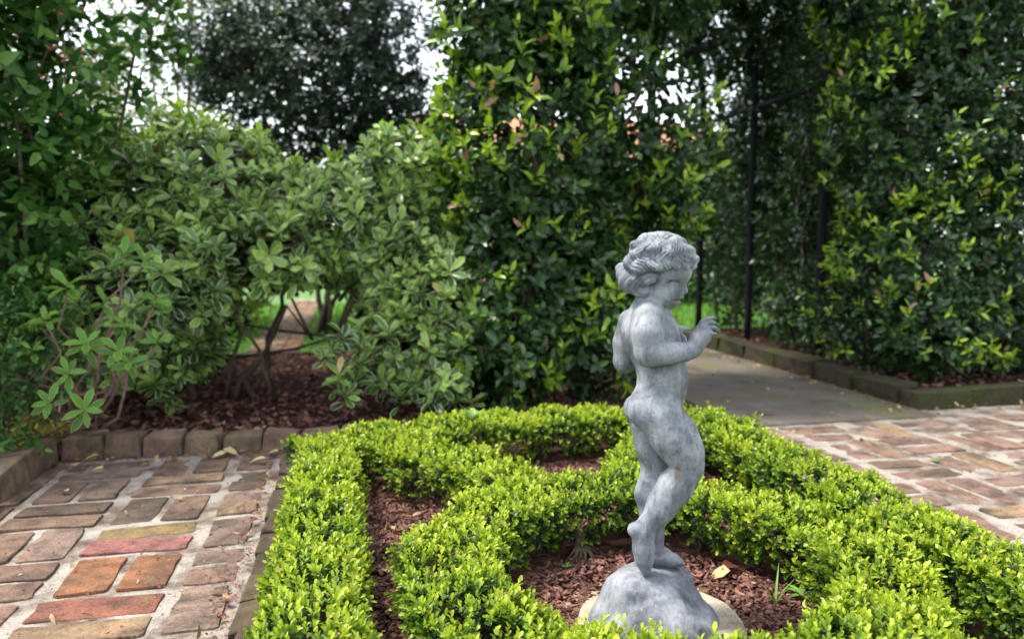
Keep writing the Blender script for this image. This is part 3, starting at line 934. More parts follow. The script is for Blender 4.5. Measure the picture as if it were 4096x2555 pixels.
    chain(g, [(2722, 1120, 0, 16), (2734, 1145, 0, 11), (2741, 1164, 0, 13)], 7)                 # nose
    ball(g, 2728, 1170, -11, 9, 6); ball(g, 2728, 1170, 11, 9, 6)
    ellp(g, 2710, 1113, -48, 28, 8, 22, 12, rot=0.2); ellp(g, 2710, 1113, 48, 28, 8, 22, 12, rot=0.2)   # brows
    for s in (-1, 1):
        ellp(g, 2704, 1135, s * 66, 22, 12, 13, 9, True)                                        # eye socket
        ellp(g, 2700, 1138, s * 55, 17, 11, 14, 4)                                              # eyeball under its lid
        chain(g, [(2680, 1142, s * 76, 3.6), (2698, 1149, s * 73, 4.2), (2718, 1143, s * 61, 3.8)], 3, True)
    chain(g, [(2704, 1193, -42, 5), (2718, 1190, -18, 8), (2727, 1190, 0, 9), (2718, 1190, 18, 8), (2704, 1193, 42, 5)], 5)                 # lips
    chain(g, [(2700, 1206, -36, 5), (2708, 1210, -18, 8), (2715, 1210, 0, 9), (2708, 1210, 18, 8), (2700, 1206, 36, 5)], 5)
    chain(g, [(2696, 1193, -62, 3.5), (2704, 1198, -50, 6), (2714, 1201, -30, 7.5), (2729, 1202, 0, 6), (2714, 1201, 30, 7.5), (2704, 1198, 50, 6), (2696, 1193, 62, 3.5)], 3, True)
    V, Q = g.nets()
    fig = link('figure', mesh_np('figure', V, Q.ravel(), np.full(len(Q), 4), M['lead']), root)
    # hair
    h = Grid((-0.085, -0.072, 0.585), (0.078, 0.072, 0.735), 0.0015)
    cx, cy = 2640, 1034
    ellp(h, cx, cy, 0, 129, 106, 104, 12)
    ellp(h, 2548, 1092, 0, 66, 70, 84, 24)
    # free the face
    ellp(h, 2745, 1170, 0, 85, 92, 130, 6, True, rot=0.35)
    ellp(h, 2690, 1170, 0, 62, 60, 130, 6, True)
    # heaped curls round the sides and nape, a few on the brow, uneven waves on the crown
    for sd_ in (-1, 1):
        for x_, y_, w_, a_, b_, c_, k_ in ((2584, 1068, 88, 48, 36, 30, 8), (2540, 1050, 74, 34, 34, 30, 8), (2640, 1066, 94, 38, 28, 22, 7), (2690, 1062, 80, 30, 22, 20, 6),
                (2746, 1068, 46, 24, 21, 22, 5), (2771, 1056, 16, 17, 25, 20, 5), (2718, 1070, 64, 18, 16, 18, 4), (2546, 1124, 64, 62, 46, 38, 10), (2500, 1096, 34, 36, 38, 44, 8), (2596, 1114, 78, 34, 34, 22, 8),
                (2630, 1104, 84, 15, 30, 10, 6), (2574, 1160, 58, 38, 28, 26, 8), (2520, 1146, 28, 34, 30, 34, 8), (2478, 1074, 16, 20, 22, 22, 5)):
            ellp(h, x_, y_, sd_ * w_, a_, b_, c_, k_)
        for x_, y_, w_, r_ in ((2560, 972, 36, 34), (2596, 945, 20, 34), (2650, 940, 34, 36), (2700, 958, 24, 36), (2740, 992, 34, 36), (2760, 1028, 30, 32), (2690, 1000, 74, 34), (2630, 985, 84, 36), (2560, 1010, 78, 34)):
            ellp(h, x_, y_ + 9, sd_ * w_, r_ * 1.05, r_ * 0.66, r_ * 0.8, 14)
    pole = np.array([-0.22, 0.975]); fr = np.array([0.975, 0.22])
    c0 = sp(cx, cy, 0)
    X, Y, Z = np.meshgrid(*h.ax, indexing='ij')
    X = X - c0[0]; Y = Y - c0[1]; Z = Z - c0[2]
    a_p = X * pole[0] + Z * pole[1]; a_f = X * fr[0] + Z * fr[1]
    rad = np.sqrt(X * X + Y * Y + Z * Z) + 1e-6
    th = np.arccos(np.clip(a_p / rad, -1, 1)); ph = np.arctan2(Y, a_f) + HEAD_TURN
    # wavy strands combed from the crown: broad locks with fine grooves on them
    wv = ph + (0.17 * np.sin(6.0 * th + 2.0 * np.sin(2 * ph + 1)) + 0.05 * np.sin(11 * th + 4 * np.sin(ph * 3))) / np.maximum(np.sin(th), 0.35)
    lockv = np.sin(9 * wv + 1.5 * np.sin(3.2 * th + ph))
    fine = 1 - np.abs(np.sin(19 * wv + 2.2 * np.sin(5 * th + 2 * ph)))
    fine2 = 1 - np.abs(np.sin(33 * wv + 3 * np.sin(9 * th)))
    fade = np.clip(th / 0.5, 0, 1)
    h.D -= (px(2.6) * lockv * fade - px(5.5) * fine ** 2 * fade - px(1.8) * fine2 ** 2 * fade).astype(np.float32)
    for x_, y_, w_, r_ in ((2606, 1080, -126, 9), (2558, 1072, -120, 8), (2738, 1082, -70, 6), (2542, 1126, -108, 8), (2655, 1076, -117, 6)):
        ball(h, x_, y_, w_, r_, 3, True)               # hollows in the curls
    V, Q = h.nets()
    link('hair', mesh_np('hair', V, Q.ravel(), np.full(len(Q), 4), M['lead']), fig)
    HEAD_TURN = 0.0
    # rock
    k = Grid((-0.14, -0.135, 0.006), (0.14, 0.135, 0.15), 0.0028)
    def re(u, w, z, ru, rw, rz, kk=0.03, sub=False): k.ell((u, w, z), (ru, rw, rz), kk, sub)
    re(0.0, 0.0, 0.010, 0.110, 0.105, 0.058); re(-0.006, 0.0, 0.050, 0.080, 0.078, 0.046, 0.02)
    re(-0.004, 0.008, 0.076, 0.068, 0.066, 0.032, 0.015); re(0.072, -0.02, 0.014, 0.046, 0.06, 0.042, 0.02); re(-0.074, -0.03, 0.022, 0.040, 0.05, 0.040, 0.02); re(0.058, 0.0, 0.052, 0.030, 0.045, 0.030, 0.015); re(-0.060, -0.01, 0.062, 0.028, 0.045, 0.028, 0.015)
    re(0.02, -0.065, 0.028, 0.06, 0.045, 0.042); re(-0.030, -0.01, 0.088, 0.042, 0.045, 0.020, 0.012); re(0.036, 0.022, 0.086, 0.042, 0.042, 0.018, 0.012)
    re(-0.105, -0.070, 0.075, 0.022, 0.035, 0.040, 0.03, True); re(0.03, -0.112, 0.080, 0.06, 0.018, 0.018, 0.02, True); re(0.085, -0.05, 0.085, 0.02, 0.04, 0.03, 0.03, True)
    re(-0.03, -0.105, 0.045, 0.012, 0.02, 0.03, 0.02, True)
    x, y, z = np.meshgrid(*k.ax, indexing='ij', sparse=False)
    pp = np.stack([x.ravel(), y.ravel(), z.ravel()], 1)
    k.D += (0.0028 * lump(pp, 36, 1.0) + 0.0012 * lump(pp, 90, 4.0) + 0.0006 * lump(pp, 210, 2.0)).reshape(k.D.shape).astype(np.float32)
    k.D = np.maximum(k.D, (0.016 - z).astype(np.float32))
    V, Q = k.nets()
    link('rock_base', mesh_np('rock_base', V, Q.ravel(), np.full(len(Q), 4), M['lead']), root)
    return root
build_statue()

def slab(name, label, cx, cy, rx, ry, z0, z1, mat, seed, n=26, jit=0.03):
    rr = random.Random(seed); b = bmesh.new(); ring = []
    for i in range(n):
        a = 2 * math.pi * i / n; k = 1 + rr.uniform(-jit, jit)
        ring.append(b.verts.new((rx * k * math.cos(a), ry * k * math.sin(a), z0)))
    f = b.faces.new(ring)
    e = bmesh.ops.extrude_face_region(b, geom=[f])
    for v in e['geom']:
        if isinstance(v, bmesh.types.BMVert): v.co.z = z1
    bmesh.ops.bevel(b, geom=[ed for ed in b.edges if all(abs(v.co.z - z1) < 1e-5 for v in ed.verts)], offset=0.004, segments=2, affect='EDGES')
    bmesh.ops.recalc_face_normals(b, faces=b.faces[:])
    me = bpy.data.meshes.new(name); b.to_mesh(me); b.free(); me.materials.append(mat)
    o = link(name, me, None, (cx, cy, 0)); tag(o, label, 'paving stone'); return o
slab('round_slab', 'pale round limestone slab directly under the statue', ST_O[0] + 0.012, ST_O[1] - 0.02, 0.150, 0.145, 0.004, 0.0225, M['limestone'], 3)
slab('flagstone', 'brownish irregular flagstone under the pale round slab', ST_O[0] - 0.012, ST_O[1] + 0.02, 0.172, 0.158, -0.004, 0.0125, M['limestone_dark'], 8, 12, 0.10)

# ------------------------------------------------------------------ clipped box hedges
def hedge(label, path, width=0.165, height=0.17, tmpl='box', dens=4300, leaf=0.0165, n_single=120, seed=1, ragged=0.014, group='clipped box hedges of the knot garden', closed=False, z0=0.03):
    rng = np.random.default_rng(seed)
    path = np.asarray(path, float)
    seg = np.diff(path, axis=0); L = np.linalg.norm(seg, axis=1); cum = np.concatenate([[0], np.cumsum(L)]); tot = cum[-1]
    base = np.array([path[0, 0], path[0, 1], 0.0])
    root = empty('box_hedge', base)
    tag(root, label, 'hedge', group)
    hw, hh = width / 2, height - z0
    per = width + 2 * hh
    lv = Leaves(); inner = Leaves(); P0, D0 = [], []
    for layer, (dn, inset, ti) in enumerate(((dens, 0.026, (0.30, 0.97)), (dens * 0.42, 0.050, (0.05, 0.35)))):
        n = int(tot * per * dn)
        t = rng.uniform(0, tot, n); i = np.clip(np.searchsorted(cum, t) - 1, 0, len(L) - 1)
        f = (t - cum[i]) / L[i]
        c = path[i] + seg[i] * f[:, None]
        tn = unit(seg[i]); nr = np.stack([-tn[:, 1], tn[:, 0]], 1)
        s = rng.uniform(0, per, n)
        a = np.where(s < hh, -1.0, np.where(s > hh + width, 1.0, (s - hh - hw) / hw))
        b = np.where(s < hh, s / hh, np.where(s > hh + width, (per - s) / hh, 1.0))
        bb = np.clip((b - 0.3) / 0.7, 0, 1)
        rs = (np.abs(a) ** 5 + bb ** 5) ** (-0.2); rs = np.where(bb > 0.01, np.minimum(rs, 1), 1)
        a2 = a * rs; b2 = np.where(bb > 0.01, b * (0.5 + 0.5 * rs), b)
        # leggy towards the ground
        a2 = a2 * (0.80 + 0.20 * np.clip(b * 2.2, 0, 1))
        nl = np.sign(a) * np.abs(a) ** 3 * rs; nz = bb ** 4
        nv = unit(np.stack([nr[:, 0] * nl, nr[:, 1] * nl, nz + 0.02], 1))
        p = np.stack([c[:, 0] + nr[:, 0] * a2 * hw, c[:, 1] + nr[:, 1] * a2 * hw, z0 + hh * b2], 1)
        crease = 1 - np.abs(np.sin(math.pi * t / 0.175 + seed + 0.5 * np.sin(t * 9 + seed)))
        p += nv * (1.3 * ragged * lump(p, 19, seed) + 0.8 * ragged * lump(p, 48, seed + 3) - inset - 0.022 * np.clip(crease - 0.5, 0, 1))[:, None]
        # thin holes low on the sides
        keep = ~((b < 0.35) & (lump(p, 30, seed + 9) > 0.05 + 1.4 * b))
        if layer == 0:
            keep &= ~((lump(p, 38, seed + 5) > 0.55) & (rng.random(n) < 0.5))
        p, nv = p[keep], nv[keep]; m = len(p)
        d = unit(nv + np.array([0, 0, 0.55]) + rng.normal(0, 0.42, (m, 3)))
        # vigour differs from plant to plant; the tips of strong shoots are this year's pale leaves; tops paler for new growth, sides tinted darker for their shade
        vig_shade = 0.17 * lump(p, 13, seed + 2) + rng.normal(0, 0.13, m) + 0.24 * (nv[:, 2] - 0.72)
        ln = rng.uniform(0.018, 0.032, m) + 0.016 * (rng.random(m) < 0.03)
        shoots(lv if layer == 0 else inner, p, d, ln, 9 if layer == 0 else 6, leaf * rng.uniform(0.7, 1.15, m), (18, 72), ti, 'opposite', rng, 0.3, 0.08, vig_shade)
        P0.append(p); D0.append(d * ln[:, None])
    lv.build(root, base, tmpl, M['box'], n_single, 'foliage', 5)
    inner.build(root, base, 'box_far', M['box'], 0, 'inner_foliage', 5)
    q = np.concatenate(P0); q = q + np.concatenate(D0) * 0.9; q = q[rng.random(len(q)) < 0.022]; nb_ = len(q)
    dl = Leaves(); dl.add(q, rng.normal(size=(nb_, 3)), rng.normal(size=(nb_, 3)) + np.array([0, 0, .6]), rng.uniform(.006, .013, nb_), rng.uniform(0.1, 0.75, nb_))
    dl.build(root, base, 'box_far', M['fallen'], 0, 'dead_leaves', 5)
    # stems: short trunks about every 13 cm, with a fan of limbs
    k = max(2, int(tot / 0.13))
    for q in range(k):
        t = (q + 0.5 + rng.uniform(-.2, .2)) / k * tot; i = min(np.searchsorted(cum, t) - 1, len(L) - 1); i = max(i, 0)
        c = path[i] + seg[i] * (t - cum[i]) / L[i]
        V, F = [], []
        for w in range(5):
            e = np.array([c[0] + rng.uniform(-hw, hw) * 0.7, c[1] + rng.uniform(-hw, hw) * 0.7, height * rng.uniform(0.6, 0.85)])
            v, f = tube(wander((c[0] + rng.normal(0, .004), c[1] + rng.normal(0, .004), -0.005), e, 6, 0.008, rng) - base, np.linspace(0.0055, 0.0016, 6), 5)
            F += [tuple(x + len(V) for x in ff) for ff in f]; V += v
        link('stem', mesh_py('stem', V, F, M['bark'], True), root)
    return root, base

def arc(cx, cy, r, a0, a1, n=40):
    a = np.radians(np.linspace(a0, a1, n)); return np.stack([cx + r * np.cos(a), cy + r * np.sin(a)], 1)
KX, KY = ST_O[0] + 0.005, 1.19
hedge('clipped box hedge running beside the left brick path', [(-0.057, 0.74), (-0.057, 2.06)], 0.172, 0.163, 'box', 5000, 0.0135, 160, 11)
hedge('clipped box hedge along the back of the knot garden', [(-0.13, 2.03), (0.0, 2.10), (0.15, 2.16), (0.40, 2.225), (0.60, 2.24), (0.85, 2.215), (1.17, 2.10)], 0.20, 0.160, 'box_far', 4500, 0.0150, 60, 12)
hedge('clipped box hedge running beside the right brick path', [(1.105, 2.12), (1.105, 0.60)], 0.186, 0.163, 'box_far', 5000, 0.0138, 120, 13)
ring, ring_b = hedge('ring of clipped box hedge round the statue', arc(KX, KY, 0.380, 0, 360, 90), 0.192, 0.157, 'box', 4900, 0.0135, 200, 14)
hedge('short clipped box hedge curving from the back left corner to the ring', [(0.10, 2.08), (0.21, 1.93), (0.33, 1.78), (0.42, 1.62)], 0.182, 0.158, 'box_far', 4800, 0.0138, 60, 15)
hedge('short clipped box hedge behind the statue joining the ring to the back hedge', [(0.97, 2.08), (0.86, 1.93), (0.76, 1.78), (0.68, 1.62)], 0.182, 0.158, 'box_far', 4800, 0.0138, 60, 16)
# exposed foot of an old box plant in the ring
foot = np.array([0.492, 1.50, 0.0])
tube_obj('trunk', [foot + (0, 0, 0.02), foot + (0.002, 0.0, 0.05), foot + (-0.004, 0.01, 0.10)], [0.014, 0.010, 0.008], M['bark'], ring, 8, ring_b)
for i in range(8):
    a = R(180 + i * 30 + random.uniform(-10, 10)); l = random.uniform(0.03, 0.06)
    e = foot + np.array([math.cos(a) * l, math.sin(a) * l * 0.9, 0.004])
    m_ = foot + np.array([math.cos(a + .3) * l * .5, math.sin(a + .3) * l * .5, 0.024])
    tube_obj('root', [foot + (0, 0, 0.038), m_, e], [0.0052, 0.0040, 0.0020], M['bark'], ring, 6, ring_b)

# ------------------------------------------------------------------ shrubs, vines, trees
def in_blobs(blobs, n, rng, shell=(0.7, 1.0)):
    """points and outward directions in the outer shell of a union of ellipsoids (c, r)"""
    vol = np.array([b[1][0] * b[1][1] * b[1][2] for b in blobs]) ** (2 / 3)
    which = rng.choice(len(blobs), n, p=vol / vol.sum())
    C = np.array([b[0] for b in blobs], float)[which]; Rr = np.array([b[1] for b in blobs], float)[which]
    d = unit(rng.normal(size=(n, 3)))
    f = rng.uniform(shell[0] ** 3, shell[1] ** 3, n) ** (1 / 3)
    p = C + d * Rr * f[:, None]
    nv = unit(d / Rr)
    keep = np.ones(n, bool)
    for c, r in blobs:                                  # drop what lies deep in another ellipsoid
        q = np.linalg.norm((p - np.array(c)) / np.array(r), axis=1)
        keep &= q > shell[0] * 0.92
    return p[keep], nv[keep]

def limbs(root, base, feet, blobs, n, mat, rng, r0=0.012, r1=0.003, amp=0.04, name='branch', fr=0.75):
    for i in range(n):
        c, r = blobs[i % len(blobs)]
        d = unit(rng.normal(size=3)); d[2] = abs(d[2]) * 0.7
        e = np.array(c) + d * np.array(r) * fr
        f = np.array(feet[i % len(feet)], float) + np.append(rng.normal(0, 0.012, 2), 0)
        p = wander(f, e, 8, amp, rng)
        tube_obj(name, p, np.linspace(r0, r1, 8) * rng.uniform(.8, 1.2), mat, root, 6, base)

# variegated pittosporum
def pittosporum(label, base, blobs, feet, n_ros, seed, n_single=150, n_limb=12, zmin=0.1, cut=None, extra=()):
    rng = np.random.default_rng(seed)
    root = empty('variegated_shrub', base); tag(root, label, 'shrub', 'variegated shrubs behind the knot garden')
    p, nv = in_blobs(blobs, n_ros, rng, (0.72, 1.02))
    k = (p[:, 2] > zmin)
    if cut is not None: k &= cut(p)
    p, nv = p[k], nv[k]
    if len(extra):
        extra = list(extra) + [(e[0] + rng.normal(0, 0.07), e[1] + rng.uniform(-0.02, 0.16), max(0.07, e[2] + rng.normal(0.02, 0.07))) for e in list(extra) * 3]
        extra = [e for e in extra if not (-0.40 < e[0] < 0.0 and e[2] < 0.5 and e[1] > 2.9)]
        p = np.concatenate([p, np.array(extra, float)]); nv = np.concatenate([nv, np.tile([[-0.1, -0.6, 0.5]], (len(extra), 1))])
    lv = Leaves()
    m = len(p)
    d = unit(nv + np.array([0, -0.1, 0.75]) + rng.normal(0, 0.3, (m, 3)))
    big = rng.uniform(0.056, 0.092, m)
    shoots(lv, p - d * 0.04, d, 0.045, 10, big, (34, 96), (0.05, 0.80), 'spiral', rng, 0.35, 0.17)
    old = rng.random(m) < 0.06
    if old.sum():                                       # a few yellowing leaves
        q = p[old]; mm = len(q)
        lv.add(q - d[old] * 0.06, unit(rng.normal(0, 0.5, (mm, 3)) + np.array([0, -0.2, -0.8])), rng.normal(size=(mm, 3)) + np.array([0, -1, 0]), 0.055, 1.0)
    lv.build(root, base, 'pitt', M['pitt'], n_single, 'foliage', 9)
    limbs(root, np.array(base), feet, blobs, n_limb, M['bark'], rng, 0.013, 0.004, 0.05)
    V, F = [], []
    for i in range(m):                                  # twig under every rosette
        if rng.random() < 0.8:
            c = np.array(blobs[int(np.argmin([np.linalg.norm((p[i] - np.array(b[0])) / np.array(b[1])) for b in blobs]))][0])
            a = p[i] + (c - p[i]) * rng.uniform(0.3, 0.5)
            v, f = tube(wander(a, p[i], 4, 0.01, rng) - np.array(base), [0.004, 0.0035, 0.003, 0.0025], 4)
            F += [tuple(x + len(V) for x in ff) for ff in f]; V += v
    o = link('twigs', mesh_py('twigs', V, F, M['bark'], True), root); o['kind'] = 'stuff'
    return root

pittosporum('broad variegated shrub with cream edged leaf rosettes behind the left brick border', (-0.45, 3.50, 0),
            [((-0.62, 3.62, 0.90), (0.46, 0.40, 0.33)), ((-0.18, 3.55, 0.80), (0.40, 0.34, 0.25)), ((-0.95, 3.50, 0.80), (0.34, 0.34, 0.36)), ((-0.55, 3.30, 0.64), (0.36, 0.26, 0.20)), ((-0.10, 3.38, 0.68), (0.30, 0.22, 0.18)), ((-0.80, 3.9, 1.02), (0.5, 0.4, 0.32)), ((-0.78, 3.12, 0.50), (0.36, 0.20, 0.20)), ((-0.35, 3.14, 0.66), (0.30, 0.18, 0.15)), ((-0.85, 3.18, 0.30), (0.34, 0.20, 0.18)), ((0.02, 3.34, 0.80), (0.28, 0.24, 0.26))],
            [(-0.52, 3.48, 0), (-0.42, 3.52, 0), (-0.66, 3.45, 0), (-0.34, 3.46, 0)], 2250, 21, 290, 7, 0.16,
            lambda p: ~((p[:, 0] > -0.46) & (p[:, 2] < 0.53)),
            [(-0.72, 3.02, 0.17), (-0.62, 3.00, 0.22), (-0.78, 3.1, 0.26), (-0.58, 3.04, 0.30), (-0.84, 3.06, 0.33), (-0.66, 3.08, 0.36), (-0.70, 3.05, 0.12), (-0.50, 3.12, 0.34), (-0.92, 3.1, 0.24), (-0.95, 3.15, 0.40), (-0.74, 3.0, 0.42), (-0.60, 3.06, 0.44)])
pittosporum('rounder variegated shrub with cream edged leaf rosettes between the lawn gap and the vine', (0.22, 3.32, 0),
            [((0.26, 3.36, 0.60), (0.34, 0.30, 0.32)), ((0.28, 3.40, 0.98), (0.25, 0.24, 0.22)), ((0.36, 3.18, 0.42), (0.28, 0.24, 0.26)), ((0.24, 3.05, 0.28), (0.16, 0.16, 0.18))],
            [(0.24, 3.32, 0), (0.27, 3.30, 0), (0.28, 3.36, 0)], 900, 22, 220, 10, 0.10, lambda p: ~((p[:, 0] < 0.06) & (p[:, 2] < 0.50)),
            [(0.0, 2.83, 0.12), (0.03, 2.86, 0.17), (-0.03, 2.85, 0.20), (0.05, 2.88, 0.24), (0.30, 2.80, 0.12), (0.36, 2.82, 0.15), (0.33, 2.84, 0.20), (0.13, 2.98, 0.22), (0.20, 2.86, 0.10), (0.24, 2.90, 0.16), (0.42, 2.86, 0.12), (0.46, 2.9, 0.2), (0.15, 2.9, 0.15), (0.10, 2.92, 0.28), (0.4, 2.95, 0.3)])

# daphne-like shrub with yellow edged leaves, front left
def daphne():
    rng = np.random.default_rng(33)
    base = (-0.93, 2.78, 0)
    root = empty('yellow_edged_shrub', base); tag(root, 'small open shrub with yellow edged leaves at the left end of the brick border', 'shrub')
    tips = [(-0.72, 2.72, 0.66), (-0.66, 2.72, 0.64), (-0.896, 2.71, 0.56), (-0.795, 2.54, 0.385), (-0.759, 2.37, 0.21), (-0.70, 2.52, 0.36), (-1.02, 2.79, 0.44), (-0.63, 2.705, 0.50), (-0.665, 2.51, 0.325),
            (-0.86, 2.40, 0.23), (-0.80, 2.75, 0.50), (-0.98, 2.62, 0.36), (-0.70, 2.60, 0.44), (-0.93, 2.60, 0.46), (-0.84, 2.50, 0.30), (-1.08, 2.70, 0.30), (-0.60, 2.60, 0.38)]
    lv = Leaves()
    for i, t in enumerate(tips):
        t = np.array(t); out = unit((t - np.array([-0.93, 2.80, 0.15])) * np.array([0.6, 0.9, 0.8]) + np.array([0.05, -0.35, 0.35]))
        s = 0.078 if i < 9 else 0.062
        shoots(lv, t[None] - out * 0.03, out[None], 0.035, 8 if i < 9 else 6, s * rng.uniform(.9, 1.1), (48, 92), (0.25, 0.85), 'spiral', rng, 0.3, 0.08)
        p = wander((-0.93 + rng.normal(0, .02), 2.80 + rng.normal(0, .02), 0), t - out * 0.03, 7, 0.03, rng)
        tube_obj('branch', p, np.linspace(0.0075, 0.003, 7), M['bark_red'], root, 6, base)
    lv.build(root, base, 'daphne', M['daphne'], 200, 'foliage', 3)
daphne()

def mass(name, label, cat, base, blobs, mat, tmpl, n, leaf, seed, tint=(0.1, 0.5), shell=(0.6, 1.0), n_single=0, per=6, sl=0.06, droop=0.0, feet=None, n_limb=6, bark='bark', limb_r=(0.012, 0.003), new=None, zmin=0.03, keep=None, tilt=(35, 85), sp_tint=None, group=None, out_bias=(0, -0.1, 0.35), arrange='spiral', limb_name='branch'):
    rng = np.random.default_rng(seed)
    root = empty(name, base); tag(root, label, cat, group)
    p, nv = in_blobs(blobs, n, rng, shell)
    k = p[:, 2] > zmin
    if keep is not None: k &= keep(p, rng)
    p, nv = p[k], nv[k]; m = len(p)
    lv = Leaves()
    d = unit(nv * 0.8 + np.array(out_bias) + np.array([0, 0, -droop]) + rng.normal(0, 0.45, (m, 3)))
    b = rng.normal(0, 0.08, m) + 0.08 * lump(p, 6, seed)
    shoots(lv, p - d * sl * 0.5, d, sl, per, leaf * rng.uniform(0.75, 1.2, m), tilt, tint, arrange, rng, 0.3, 0.08, b)
    if sp_tint is not None:                             # odd dead or coloured leaves
        q = p[rng.random(m) < sp_tint]
        lv.add(q, unit(rng.normal(0, 0.6, (len(q), 3)) + np.array([0, -0.2, -0.6])), rng.normal(size=(len(q), 3)) + np.array([0, -1, 0]), leaf * 0.9, 1.0)
    lv.build(root, base, tmpl, mat, n_single, 'foliage', 8)
    if new is not None:                                 # long pale new shoots
        nn, nl, nt, ns = new
        p2, n2 = in_blobs(blobs, nn, rng, (0.93, 1.06))
        k = (p2[:, 2] > zmin + 0.05) & (lump(p2, 5.5, seed + 1) + 0.6 * lump(p2, 13, seed + 4) > rng.normal(0.1, 0.25, len(p2)))
        if keep is not None: k &= keep(p2, rng)
        p2, n2 = p2[k], n2[k]
        l2 = Leaves()
        d2 = unit(n2 * 0.6 + np.array([0, -0.15, 0.75]) + rng.normal(0, 0.4, (len(p2), 3)))
        shoots(l2, p2 - d2 * 0.02, d2, 0.07, 5, nl * rng.uniform(0.7, 1.15, len(p2)), (18, 60), nt, 'spiral', rng, 0.3, 0.07)
        l2.build(root, base, 'vine_new', mat, ns, 'new_growth', 8)
    if feet:
        limbs(root, np.array(base), feet, blobs, n_limb, M[bark], rng, limb_r[0], limb_r[1], 0.05, limb_name)
    return root

# vine covering the left side of the arbour (the tall leafy column in the middle)
def thin(amount, s, ph, thr):
    return lambda p, rng: ~((lump(p, s, ph) > thr) & (rng.random(len(p)) < amount))
mass('climbing_vine', 'tall dark leaved vine with lime new shoots on the left side of the arbour', 'vine', (0.92, 3.2, 0),
     [((0.80, 3.18, 0.48), (0.40, 0.28, 0.50)), ((0.66, 3.02, 0.26), (0.26, 0.18, 0.24)), ((1.12, 3.10, 0.35), (0.26, 0.24, 0.36)), ((0.86, 3.2, 1.15), (0.46, 0.32, 0.60)), ((1.06, 3.22, 1.95), (0.60, 0.40, 0.70)), ((1.35, 3.40, 1.25), (0.28, 0.36, 0.55)), ((0.66, 3.2, 1.70), (0.26, 0.26, 0.5)), ((1.45, 3.45, 2.1), (0.4, 0.5, 0.5)), ((1.50, 3.35, 1.15), (0.25, 0.30, 0.50))],
     M['vine'], 'vine', 6600, 0.053, 41, (0.08, 0.56), (0.50, 1.0), 250, 6, 0.07, 0.15, [(0.82, 3.2, 0), (0.9, 3.3, 0), (1.40, 3.4, 0), (0.75, 3.2, 0)], 12, 'bark', (0.016, 0.004),
     (2600, 0.066, (0.60, 0.93), 280), keep=lambda p, rng: ~((p[:, 0] > 1.10) & (rng.random(len(p)) < np.where((p[:, 2] > 1.28) & (p[:, 2] < 1.72) & (p[:, 0] > 1.14), 0.80, 0.40))), sp_tint=0.012)
mass('climbing_vine', 'large dense wall of dark vine with lime shoots on the right of the arbour', 'vine', (3.05, 3.1, 0.085),
     [((2.85, 3.15, 0.58), (0.46, 0.40, 0.50)), ((2.82, 3.22, 1.25), (0.46, 0.42, 0.62)), ((2.80, 3.28, 2.05), (0.52, 0.45, 0.65)), ((3.45, 3.02, 0.65), (0.62, 0.36, 0.56)), ((3.5, 3.1, 1.5), (0.65, 0.42, 0.75)), ((3.5, 3.15, 2.3), (0.75, 0.5, 0.6)), ((4.3, 3.05, 1.2), (0.5, 0.4, 1.2)), ((2.72, 2.90, 0.30), (0.30, 0.19, 0.24)), ((3.25, 2.84, 0.30), (0.5, 0.16, 0.23)), ((3.95, 2.84, 0.34), (0.45, 0.17, 0.27)), ((2.52, 3.20, 0.30), (0.13, 0.34, 0.23))],
     M['vine'], 'far', 10400, 0.049, 42, (0.06, 0.50), (0.60, 1.0), 250, 6, 0.06, 0.15, [(2.75, 3.15, 0.085), (3.2, 3.1, 0.085), (3.6, 3.1, 0.085), (2.95, 3.2, 0.085)], 12, 'bark', (0.018, 0.004),
     (5200, 0.052, (0.56, 0.93), 200), zmin=0.085)
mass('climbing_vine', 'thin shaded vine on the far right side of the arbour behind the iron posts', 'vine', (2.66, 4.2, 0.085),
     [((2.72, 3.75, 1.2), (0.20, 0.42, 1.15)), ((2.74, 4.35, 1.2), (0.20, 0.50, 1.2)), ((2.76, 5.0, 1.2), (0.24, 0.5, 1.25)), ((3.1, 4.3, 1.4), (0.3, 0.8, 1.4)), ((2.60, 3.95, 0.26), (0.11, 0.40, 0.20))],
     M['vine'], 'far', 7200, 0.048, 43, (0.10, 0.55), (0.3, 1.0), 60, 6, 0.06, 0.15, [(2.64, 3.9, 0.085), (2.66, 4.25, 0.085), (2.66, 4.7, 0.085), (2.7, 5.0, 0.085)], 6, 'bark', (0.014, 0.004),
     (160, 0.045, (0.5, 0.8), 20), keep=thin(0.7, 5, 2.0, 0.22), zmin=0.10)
mass('climbing_vine', 'dense vine roofing the arbour over the concrete path', 'vine', (2.05, 4.1, 2.3),
     [((1.72, 3.6, 2.42), (0.42, 0.6, 0.26)), ((2.35, 3.6, 2.40), (0.48, 0.65, 0.36)), ((2.05, 4.4, 2.50), (0.62, 0.6, 0.28)), ((2.45, 4.5, 2.20), (0.35, 0.6, 0.42)), ((2.05, 5.1, 2.45), (0.65, 0.6, 0.35))],
     M['vine'], 'far', 3800, 0.056, 44, (0.05, 0.45), (0.3, 1.0), 0, 6, 0.06, 0.2, None, 0, zmin=1.6)

